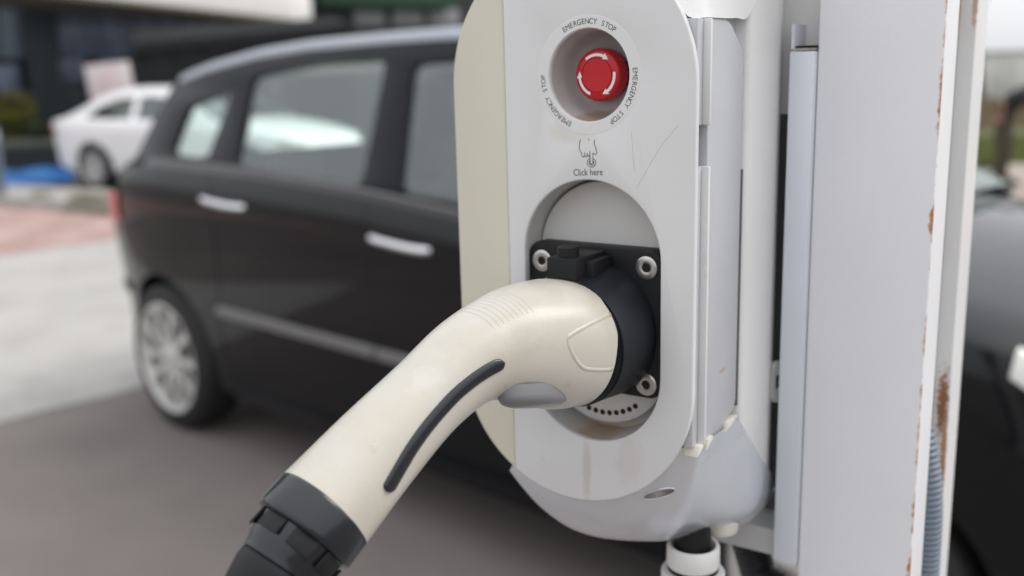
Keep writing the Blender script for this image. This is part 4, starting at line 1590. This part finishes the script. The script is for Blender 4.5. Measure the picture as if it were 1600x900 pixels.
fpanel('window_pane', -90, -8, -120, 90, M['pane_light'])
fpanel('window_pane', -6, 31, -120, 91, M['pane_light'])
fpanel('spandrel', -6, 34, 100, 160, M['pane'])
fpanel('column', 38, 86, -120, 260, M['darkteal'], 0.3)
for xa, xb in ((92, 135), (138, 154), (157, 194), (197, 212), (215, 248), (251, 284), (287, 318), (321, 352)):
    w = xb - xa
    fpanel('window_pane', xa, xb, 8, 88, M['pane'], 0.05 if w > 20 else 0.03)
    fpanel('spandrel', xa, xb, 91, 127, M['pane'] if w > 20 else M['darkteal'], 0.04)
    fpanel('plinth_panel', xa, xb, 129, 250, M['darkteal'], 0.04)
for xa, xb in ((556, 604), (616, 664), (672, 720)):
    fpanel('window_pane', xa, xb, 14, 40, mat('pale_grey_glass', (0.22, 0.23, 0.24), 0.3), 0.06)  # pale grey panes under the green fascia
g = fpanel('green_fascia', 488, 700, -40, 12, M['green'], 0.5)
# white canopy over the entrance
Q0, Q1 = at(60, -14, 15.5), at(487, 34, 21.0)
qd = (Q1 - Q0)
ql = qd.length
mcq = Matrix.Translation(Q0) @ qd.to_track_quat('X', 'Z').to_matrix().to_4x4()
cano = boxobj('canopy', -3.0, ql, 0.0, 2.4, 0.0, 0.75, M['canopy'], bld, 0.03)
cano.matrix_parent_inverse = mfi
cano.matrix_basis = mcq
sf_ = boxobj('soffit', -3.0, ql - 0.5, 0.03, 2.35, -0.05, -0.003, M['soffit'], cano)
boxobj('downstand', ql - 0.62, ql + 0.012, -0.012, 1.2, -0.28, 0.5, M['canopy'], cano, 0.03)

# black market awning in front of the facade
AW = at(215, 150, 16.2)
aw = empty('black_awning', Matrix.Translation((AW.x, AW.y, 0)) @ Matrix.Rotation(R(22), 4, 'Z'), 'black fabric awning stall between the white car and the building', 'awning')
z_aw = at(215, 72, 16.2).z
M['fabric'] = mat('black_fabric', (0.010, 0.011, 0.012), 0.9, var=0.3, vscale=3)
v = [(0, 0, z_aw), (3.6, 0, z_aw + 0.28), (3.6, 1.2, z_aw + 0.5), (0, 1.2, z_aw + 0.3), (0, 0, z_aw - 0.12), (3.6, 0, z_aw + 0.16), (3.6, 1.2, z_aw + 0.4), (0, 1.2, z_aw + 0.2)]
f = [(0, 1, 2, 3), (4, 5, 6, 7), (0, 1, 5, 4), (1, 2, 6, 5), (2, 3, 7, 6), (3, 0, 4, 7)]
obj('roof_cloth', v, f, M['fabric'], aw)
V, F = [], []
for i in range(25):                                 # hanging cloth with folds
    x = 3.6 * i / 24
    for j in range(2):
        V.append((x, 0.06 + 0.03 * math.sin(i * 1.9), (z_aw + 0.05 + 0.078 * x) if j else 0.02))
F = [(2 * i, 2 * i + 1, 2 * i + 3, 2 * i + 2) for i in range(24)]
obj('side_cloth', V, F, M['fabric'], aw, smooth=True)
for x, y in ((0.05, 1.1), (3.5, 1.1), (0.05, 0.1), (3.5, 0.1)):
    boxobj('leg', x - 0.02, x + 0.02, y - 0.02, y + 0.02, 0, z_aw + 0.02, M['trim'], aw)

# board leaning behind the white car
sb = at(189, 150, 15.2)
sg_o = empty('sign_board', Matrix.Translation((sb.x, sb.y, 0)) @ Matrix.Rotation(R(24), 4, 'Z') @ Matrix.Rotation(R(-5), 4, 'Y'), 'faded white and pink sign board standing behind the white car', 'sign')
z_top, z_bot = at(189, 98, 15.2).z, at(189, 160, 15.2).z
boxobj('board', -0.32, 0.32, -0.02, 0.02, z_bot - 0.2, z_top, mat('faded_board', (0.52, 0.49, 0.49), 0.6, var=0.3, vscale=2.5, base2=(0.48, 0.34, 0.36)), sg_o, 0.004)
for x in (-0.27, 0.27):
    boxobj('leg', x - 0.02, x + 0.02, 0.024, 0.05, 0.0, z_top - 0.1, M['trim'], sg_o)

# blue tarpaulin on the ground
tarp_px = [(-40, 318), (-40, 272), (20, 268), (70, 262), (112, 266), (118, 283), (70, 292), (40, 306), (10, 316)]
g_pts = [ground(x, y) for x, y in tarp_px]
bm = bmesh.new()
n_g = 26
cx_, cy_ = sum(p.x for p in g_pts) / len(g_pts), sum(p.y for p in g_pts) / len(g_pts)
grid = []
for i in range(len(g_pts) * 6):
    a = i / 6
    k0 = int(a) % len(g_pts)
    k1 = (k0 + 1) % len(g_pts)
    t = a - int(a)
    p = g_pts[k0].lerp(g_pts[k1], t)
    ring = []
    for j in range(9):
        s = j / 8
        x, y = cx_ + (p.x - cx_) * s, cy_ + (p.y - cy_) * s
        z = 0.03 + 0.15 * (1 - s * s) * (0.6 + mnoise.noise(Vector((x * 2.2, y * 1.4, 1)))) + 0.05 * abs(mnoise.noise(Vector((x * 6, y * 6, 5))))
        ring.append(bm.verts.new((x, y, max(0.012, z) if j < 8 else 0.012)))
    grid.append(ring)
for i in range(len(grid)):
    for j in range(8):
        bm.faces.new((grid[i][j], grid[i][j + 1], grid[(i + 1) % len(grid)][j + 1], grid[(i + 1) % len(grid)][j]))
bmesh.ops.remove_doubles(bm, verts=bm.verts, dist=1e-4)
me = bpy.data.meshes.new('blue_tarpaulin')
bm.to_mesh(me)
bm.free()
tarp = finish('blue_tarpaulin', me, mat('tarp_blue', (0.03, 0.16, 0.50), 0.4, var=0.3, vscale=1.5, base2=(0.10, 0.25, 0.50)), None, smooth=True)
tag(tarp, 'crumpled blue tarpaulin lying on the ground left of the white car', 'tarpaulin')

# low planter wall, bushes and grey-blue bollard at the left
pw0, pw1 = at(-120, 250, 16.3), at(100, 250, 16.9)
pwd = Vector((pw1.x - pw0.x, pw1.y - pw0.y, 0))
mpw = Matrix.Translation((pw0.x, pw0.y, 0)) @ pwd.to_track_quat('X', 'Z').to_matrix().to_4x4()
plant = empty('planter', mpw, 'dark low planter wall with pale coping under the bushes', 'planter')
ztop = at(60, 218, 16.6).z
boxobj('planter_wall', 0, pwd.length, 0, 0.5, 0, ztop - 0.13, M['dark'], plant)
boxobj('coping', -0.03, pwd.length + 0.03, -0.03, 0.53, ztop - 0.13, ztop, mat('coping', (0.13, 0.135, 0.10), 0.8, var=0.3, vscale=4), plant, 0.01)
bo_p = at(2, 300, 12.6)
boll = empty('bollard', Matrix.Translation((bo_p.x, bo_p.y, 0)), 'blue-grey bollard at the left edge beside the blue tarpaulin', 'bollard')
zb_ = at(2, 196, 12.6).z
v, f = lathe([(0.06, 0), (0.06, zb_ - 0.03), (0.055, zb_ - 0.01), (0.04, zb_), (0.001, zb_ + 0.004)], 24, 'Z')
obj('shaft', v, f, mat('bollard_grey', (0.10, 0.13, 0.17), 0.5), boll, smooth=True)
v, f = lathe([(0.063, zb_ - 0.16), (0.064, zb_ - 0.15), (0.064, zb_ - 0.09), (0.063, zb_ - 0.08)], 24, 'Z')
obj('band', v, f, mat('bollard_band', (0.42, 0.44, 0.45), 0.5), boll, smooth=True)
v, f = lathe([(0.10, 0.0), (0.10, 0.012), (0.062, 0.02)], 24, 'Z')
obj('base', v, f, M['dark'], boll, smooth=True)


# ================================================================== VEGETATION
def leaf_cloud(blobs, n, size, seed):
    rnd = random.Random(seed)
    V, F = [], []
    tot = sum(b[3] * b[4] * b[5] for b in blobs)
    for (cx, cy, cz, rx_, ry_, rz_) in blobs:
        k = int(n * rx_ * ry_ * rz_ / tot)
        for _ in range(k):
            while True:
                p = Vector((rnd.uniform(-1, 1), rnd.uniform(-1, 1), rnd.uniform(-1, 1)))
                if p.length < 1:
                    break
            p *= (0.55 + 0.45 * rnd.random()) / max(p.length, 0.35) * min(1, p.length + 0.35)
            if mnoise.noise(Vector((cx + p.x * rx_, cy + p.y * ry_, cz + p.z * rz_)) * (1.2 / max(rx_, 0.2))) < -0.18:
                continue
            c = Vector((cx + p.x * rx_, cy + p.y * ry_, cz + p.z * rz_))
            d = Vector((rnd.gauss(0, 1), rnd.gauss(0, 1), rnd.gauss(0, 1))).normalized()
            e = d.cross(Vector((rnd.gauss(0, 1), rnd.gauss(0, 1), rnd.gauss(0, 1)))).normalized()
            s = size * rnd.uniform(0.6, 1.3)
            o = len(V)
            V += [c - d * s, c + e * s * 0.45, c + d * s, c - e * s * 0.45]
            F.append((o, o + 1, o + 2, o + 3))
    return V, F


M['leaf_yellow'] = mat('leaf_yellow_green', (0.17, 0.16, 0.02), 0.6, var=0.6, vscale=6, base2=(0.075, 0.085, 0.015))
M['leaf_dark'] = mat('leaf_dull', (0.06, 0.075, 0.03), 0.6, var=0.4, vscale=5, base2=(0.035, 0.045, 0.02))
M['leaf_grey'] = mat('leaf_grey', (0.12, 0.13, 0.11), 0.7, var=0.4, vscale=3, base2=(0.07, 0.075, 0.065))
M['bark'] = mat('bark', (0.10, 0.085, 0.07), 0.9, var=0.4, vscale=12)


def bush(px, py, depth, w, h, label, m, n, seed):
    p = at(px, py, depth)
    base_z = ztop - 0.05
    o = empty('bush', Matrix.Translation((p.x, p.y, base_z)), label, 'bush', 'bushes in the planter')
    rnd = random.Random(seed)
    blobs = [(rnd.uniform(-0.4, 0.4) * w, rnd.uniform(-0.12, 0.12), h * rnd.uniform(0.3, 0.75), w * 0.4, 0.25, h * 0.32) for _ in range(6)]
    obj('foliage', *leaf_cloud(blobs, n, 0.05, seed), m, o)
    st_ = [tube([(0, 0, 0), (rnd.uniform(-.1, .1), 0, h * 0.4), (rnd.uniform(-.3, .3) * w, 0, h * 0.8)], [0.014, 0.01, 0.004], 6) for _ in range(5)]
    obj('stems', *merge(*st_), M['bark'], o)


def zh(px, py, depth):
    return at(px, py, depth).z - ztop


bush(4, 190, 16.75, 0.95, zh(4, 126, 16.7), 'tall yellow-green bush at the left edge above the planter', M['leaf_yellow'], 2600, 3)
bush(66, 205, 16.95, 0.62, zh(66, 180, 16.9), 'low dull green bush beside the white car', M['leaf_dark'], 1500, 5)

# weeds along the kerb
rnd = random.Random(2)
V, F = [], []
for _ in range(1500):
    s = rnd.uniform(0.2, 3.2)
    p = p3 + far_dir * s + n_k * rnd.uniform(-0.1, 0.25)
    if mnoise.noise(p * 1.7) < 0.02:
        continue
    h = rnd.uniform(0.03, 0.12)
    a = rnd.uniform(0, 6.28)
    w = 0.01
    z0 = 0.0 if (p - p3).dot(n_k) < 0.02 else 0.125
    o = len(V)
    V += [(p.x - w * math.cos(a), p.y - w * math.sin(a), z0), (p.x + w * math.cos(a), p.y + w * math.sin(a), z0), (p.x + rnd.uniform(-.05, .05), p.y + rnd.uniform(-.05, .05), z0 + h)]
    F.append((o, o + 1, o + 2))
tag(obj('kerb_weeds', V, F, mat('weed', (0.12, 0.13, 0.04), 0.7)), 'sparse weeds growing along the kerb', 'weeds', kind='stuff')

# right-hand background: grass strip, fence, trees
M['grass'] = mat('grass_blade', (0.13, 0.17, 0.035), 0.7, var=0.5, vscale=1.5, base2=(0.16, 0.15, 0.06))
g0 = ground(1480, 258)
flat('verge', [(5.0, 14.2), (40, 16.8), (60, 40), (5.0, 40)], 0.008, mat('verge_soil', (0.13, 0.14, 0.05), 0.9, var=0.4, vscale=1.5))
V, F = [], []
rnd = random.Random(4)
for _ in range(16000):
    x, y = rnd.uniform(5.2, 12.5), rnd.uniform(14.4, 19)
    h = rnd.uniform(0.05, 0.16)
    a = rnd.uniform(0, 6.28)
    w = 0.012
    o = len(V)
    V += [(x - w * math.cos(a), y - w * math.sin(a), 0.008), (x + w * math.cos(a), y + w * math.sin(a), 0.008), (x + rnd.uniform(-.07, .07), y + rnd.uniform(-.07, .07), h)]
    F.append((o, o + 1, o + 2))
tag(obj('verge_grass', V, F, M['grass']), 'short yellowish grass on the verge behind the person', 'grass', kind='stuff')

pw_a, pw_b = at(1470, 120, 27), at(1720, 120, 29)
pw_d = Vector((pw_b.x - pw_a.x, pw_b.y - pw_a.y, 0))
pwall = empty('perimeter_wall', Matrix.Translation((pw_a.x, pw_a.y, 0)) @ pw_d.to_track_quat('X', 'Z').to_matrix().to_4x4(), 'pale grey wall behind the brown board fence', 'wall')
zpw = at(1560, 84, 27.6).z
boxobj('wall_face', 0, pw_d.length, 0, 0.2, 0, zpw, mat('pale_wall', (0.62, 0.62, 0.61), 0.8, var=0.35, vscale=0.9, base2=(0.30, 0.30, 0.29)), pwall)
boxobj('wall_cap', -0.04, pw_d.length + 0.04, -0.04, 0.24, zpw, zpw + 0.08, M['kerb'], pwall)
fp0, fp1 = at(1505, 200, 20.5), at(1660, 200, 21.5)
fd = Vector((fp1.x - fp0.x, fp1.y - fp0.y, 0))
fence = empty('wooden_fence', Matrix.Translation((fp0.x, fp0.y, 0)) @ fd.to_track_quat('X', 'Z').to_matrix().to_4x4(), 'brown board fence behind the grass verge', 'fence')
M['board'] = mat('fence_board', (0.20, 0.145, 0.09), 0.8, var=0.35, vscale=5)
zf = at(1545, 152, 20.8).z
nb = int(fd.length / 0.15)
for k in range(nb):
    boxobj('board', k * 0.15, k * 0.15 + 0.138, 0, 0.022, 0.06, zf - rnd.uniform(0, 0.05), M['board'], fence)
for zz in (0.3, zf - 0.25):
    boxobj('rail', 0, fd.length, 0.023, 0.07, zz, zz + 0.09, M['board'], fence)


def tree(px, depth, h, label, seed, leaf, nleaf, spread, bare=0.0):
    p = at(px, 200, depth)
    o = empty('tree', Matrix.Translation((p.x, p.y, 0)), label, 'tree', 'trees on the right')
    rnd = random.Random(seed)
    parts, tips = [], []

    def grow(a, d, ln, r, lev):
        pts = [a]
        q = a.copy()
        dd = d.copy()
        for _ in range(4):
            dd = (dd + Vector((rnd.gauss(0, .13), rnd.gauss(0, .13), rnd.gauss(0.03, .08)))).normalized()
            q = q + dd * ln / 4
            pts.append(q.copy())
        parts.append(tube(pts, [r * (1 - 0.12 * i) for i in range(5)], 7 if lev < 2 else 5))
        if lev >= 4:
            tips.append(q)
            return
        for _ in range(3 if lev else 5):
            nd = (dd + Vector((rnd.gauss(0, .6), rnd.gauss(0, .6), rnd.gauss(0.1, .35)))).normalized()
            grow(pts[rnd.choice((2, 3, 4))], nd, ln * rnd.uniform(.55, .75), r * 0.55, lev + 1)
    grow(Vector((0, 0, 0)), Vector((0, 0, 1)), h * 0.42, h * 0.022, 0)
    obj('trunk', *merge(*parts), M['bark'], o, smooth=True)
    blobs = [(t.x, t.y, t.z, spread * rnd.uniform(.5, 1.1), spread * rnd.uniform(.5, 1.1), spread * rnd.uniform(.4, .8)) for t in tips if rnd.random() > bare]
    obj('crown', *leaf_cloud(blobs, nleaf, 0.07, seed), leaf, o)


tree(1532, 24, 7.5, 'grey leafed tree next to the post at the right', 11, M['leaf_grey'], 5200, 0.42, 0.3)
tree(1612, 32, 7.0, 'thin sparse tree farther off at the right edge', 23, M['leaf_grey'], 1200, 0.35, 0.7)

# ================================================================== PERSON
pf = ground(1560, 293)
person = bpy.data.objects.new('person', bpy.data.meshes.new('person'))
J = {  # joints in metres: x to the right of the picture, y away, z up; the person bends forward to the right
    'pelvis': (0, 0, 0.90, 0.135), 'spine': (0.07, 0.0, 0.98, 0.14), 'chest': (0.16, 0.0, 1.06, 0.165), 'neck': (0.27, 0, 1.16, 0.06), 'head': (0.31, 0, 1.21, 0.075), 'crown': (0.36, 0, 1.28, 0.09), 'top': (0.39, 0, 1.33, 0.06),
    'hip1': (0.0, -0.09, 0.84, 0.098), 'knee1': (-0.01, -0.11, 0.48, 0.068), 'ankle1': (-0.05, -0.12, 0.09, 0.045), 'heel1': (-0.07, -0.12, 0.045, 0.042), 'toe1': (0.14, -0.13, 0.035, 0.034),
    'hip2': (0.02, 0.09, 0.84, 0.098), 'knee2': (0.06, 0.11, 0.48, 0.068), 'ankle2': (0.03, 0.12, 0.09, 0.045), 'heel2': (0.01, 0.12, 0.045, 0.042), 'toe2': (0.22, 0.13, 0.035, 0.034),
    'sh1': (0.17, -0.19, 1.08, 0.066), 'el1': (0.0, -0.27, 1.0, 0.05), 'wr1': (0.0, -0.22, 0.84, 0.030), 'pa1': (-0.06, -0.21, 0.81, 0.036),
    'sh2': (0.19, 0.19, 1.09, 0.066), 'el2': (0.32, 0.25, 0.9, 0.046), 'wr2': (0.46, 0.20, 0.80, 0.030), 'pa2': (0.52, 0.19, 0.77, 0.036)}
for s, (px_, py_, pz_), (dx, dz) in (('1', J['pa1'][:3], (-0.9, -0.45)), ('2', J['pa2'][:3], (0.6, -0.8))):
    for k in range(4):
        off = (k - 1.5) * 0.019
        ln = (0.062, 0.075, 0.07, 0.055)[k]
        J['f%s%da' % (s, k)] = (px_ + dx * 0.035, py_ + off, pz_ + dz * 0.035, 0.010)
        J['f%s%db' % (s, k)] = (px_ + dx * (0.035 + ln * .6), py_ + off * 1.1, pz_ + dz * (0.035 + ln * .6) - 0.004, 0.009)
        J['f%s%dc' % (s, k)] = (px_ + dx * (0.03 + ln), py_ + off * 1.1, pz_ + dz * (0.03 + ln) - 0.018, 0.008)
    J['t%sa' % s] = (px_ + dx * 0.01, py_ + 0.045, pz_ - 0.01, 0.011)
    J['t%sb' % s] = (px_ + dx * 0.045, py_ + 0.055, pz_ - 0.025, 0.009)
ED = [('pelvis', 'spine'), ('spine', 'chest'), ('chest', 'neck'), ('neck', 'head'), ('head', 'crown'), ('crown', 'top')]
for s in '12':
    ED += [('pelvis', 'hip' + s), ('hip' + s, 'knee' + s), ('knee' + s, 'ankle' + s), ('ankle' + s, 'heel' + s), ('ankle' + s, 'toe' + s), ('chest', 'sh' + s), ('sh' + s, 'el' + s), ('el' + s, 'wr' + s), ('wr' + s, 'pa' + s)]
    for k in range(4):
        ED += [('pa' + s, 'f%s%da' % (s, k)), ('f%s%da' % (s, k), 'f%s%db' % (s, k)), ('f%s%db' % (s, k), 'f%s%dc' % (s, k))]
    ED += [('pa' + s, 't%sa' % s), ('t%sa' % s, 't%sb' % s)]
names = list(J)
me = person.data
me.from_pydata([J[k][:3] for k in names], [(names.index(a), names.index(c)) for a, c in ED], [])
col.objects.link(person)
md = person.modifiers.new('skin', 'SKIN')
if not me.skin_vertices:
    bpy.context.view_layer.objects.active = person
for i, k in enumerate(names):
    sv_ = me.skin_vertices[0].data[i]
    sv_.radius = (J[k][3], J[k][3])
    sv_.use_root = (k == 'pelvis')
ss = person.modifiers.new('sub', 'SUBSURF')
ss.levels = ss.render_levels = 2
dg = bpy.context.evaluated_depsgraph_get()
pm = bpy.data.meshes.new_from_object(person.evaluated_get(dg))
person.modifiers.clear()
person.data = pm
pm.materials.clear()
M['trousers'] = mat('olive_trousers', (0.075, 0.062, 0.04), 0.85, var=0.6, vscale=9, base2=(0.03, 0.027, 0.018))
for m_ in (mat('black_shirt', (0.010, 0.010, 0.012), 0.85), M['trousers'], mat('skin', (0.30, 0.17, 0.12), 0.55), mat('shoe', (0.02, 0.018, 0.016), 0.6)):
    pm.materials.append(m_)
nk, tp = Vector(J['neck'][:3]), Vector(J['top'][:3])
for p in pm.polygons:
    c = p.center
    idx = 0
    if (c - nk).dot((tp - nk).normalized()) > 0.0:
        idx = 2
    elif c.z < 0.09:
        idx = 3
    elif c.z < 0.92 and abs(c.y) < 0.2 and c.x < 0.18 and not (c.y < -0.155 and c.z > 0.74):
        idx = 1
    elif (c.y < -0.155 and c.x < 0.0 and c.z > 0.7) or (c.x > 0.44 and c.z < 0.9):
        idx = 2
    p.material_index = idx
    p.use_smooth = True
person.location = (pf.x, pf.y, 0.0)
person.rotation_euler.z = -math.atan2(pf.x, pf.y)
tag(person, 'person in black top and olive trousers bending over at the right edge', 'person')
# hair and face
hc, hd = Vector((0.345, 0, 1.27)), (tp - nk).normalized()
hq = hd.to_track_quat('Z', 'X').to_matrix()
V, F = [], []
for j in range(9):
    a = math.pi * 0.62 * j / 8
    for i in range(20):
        b_ = 2 * math.pi * i / 20
        V.append(hc + hq @ Vector((math.sin(a) * math.cos(b_) * 0.098 + (0.0), math.sin(a) * math.sin(b_) * 0.09, math.cos(a) * 0.115)) + Vector((-0.018, 0, 0.012)))
for j in range(8):
    for i in range(20):
        F.append((j * 20 + i, j * 20 + (i + 1) % 20, (j + 1) * 20 + (i + 1) % 20, (j + 1) * 20 + i))
obj('hair', V, F, mat('hair', (0.02, 0.014, 0.01), 0.7), person, smooth=True)
bpy.context.view_layer.update()
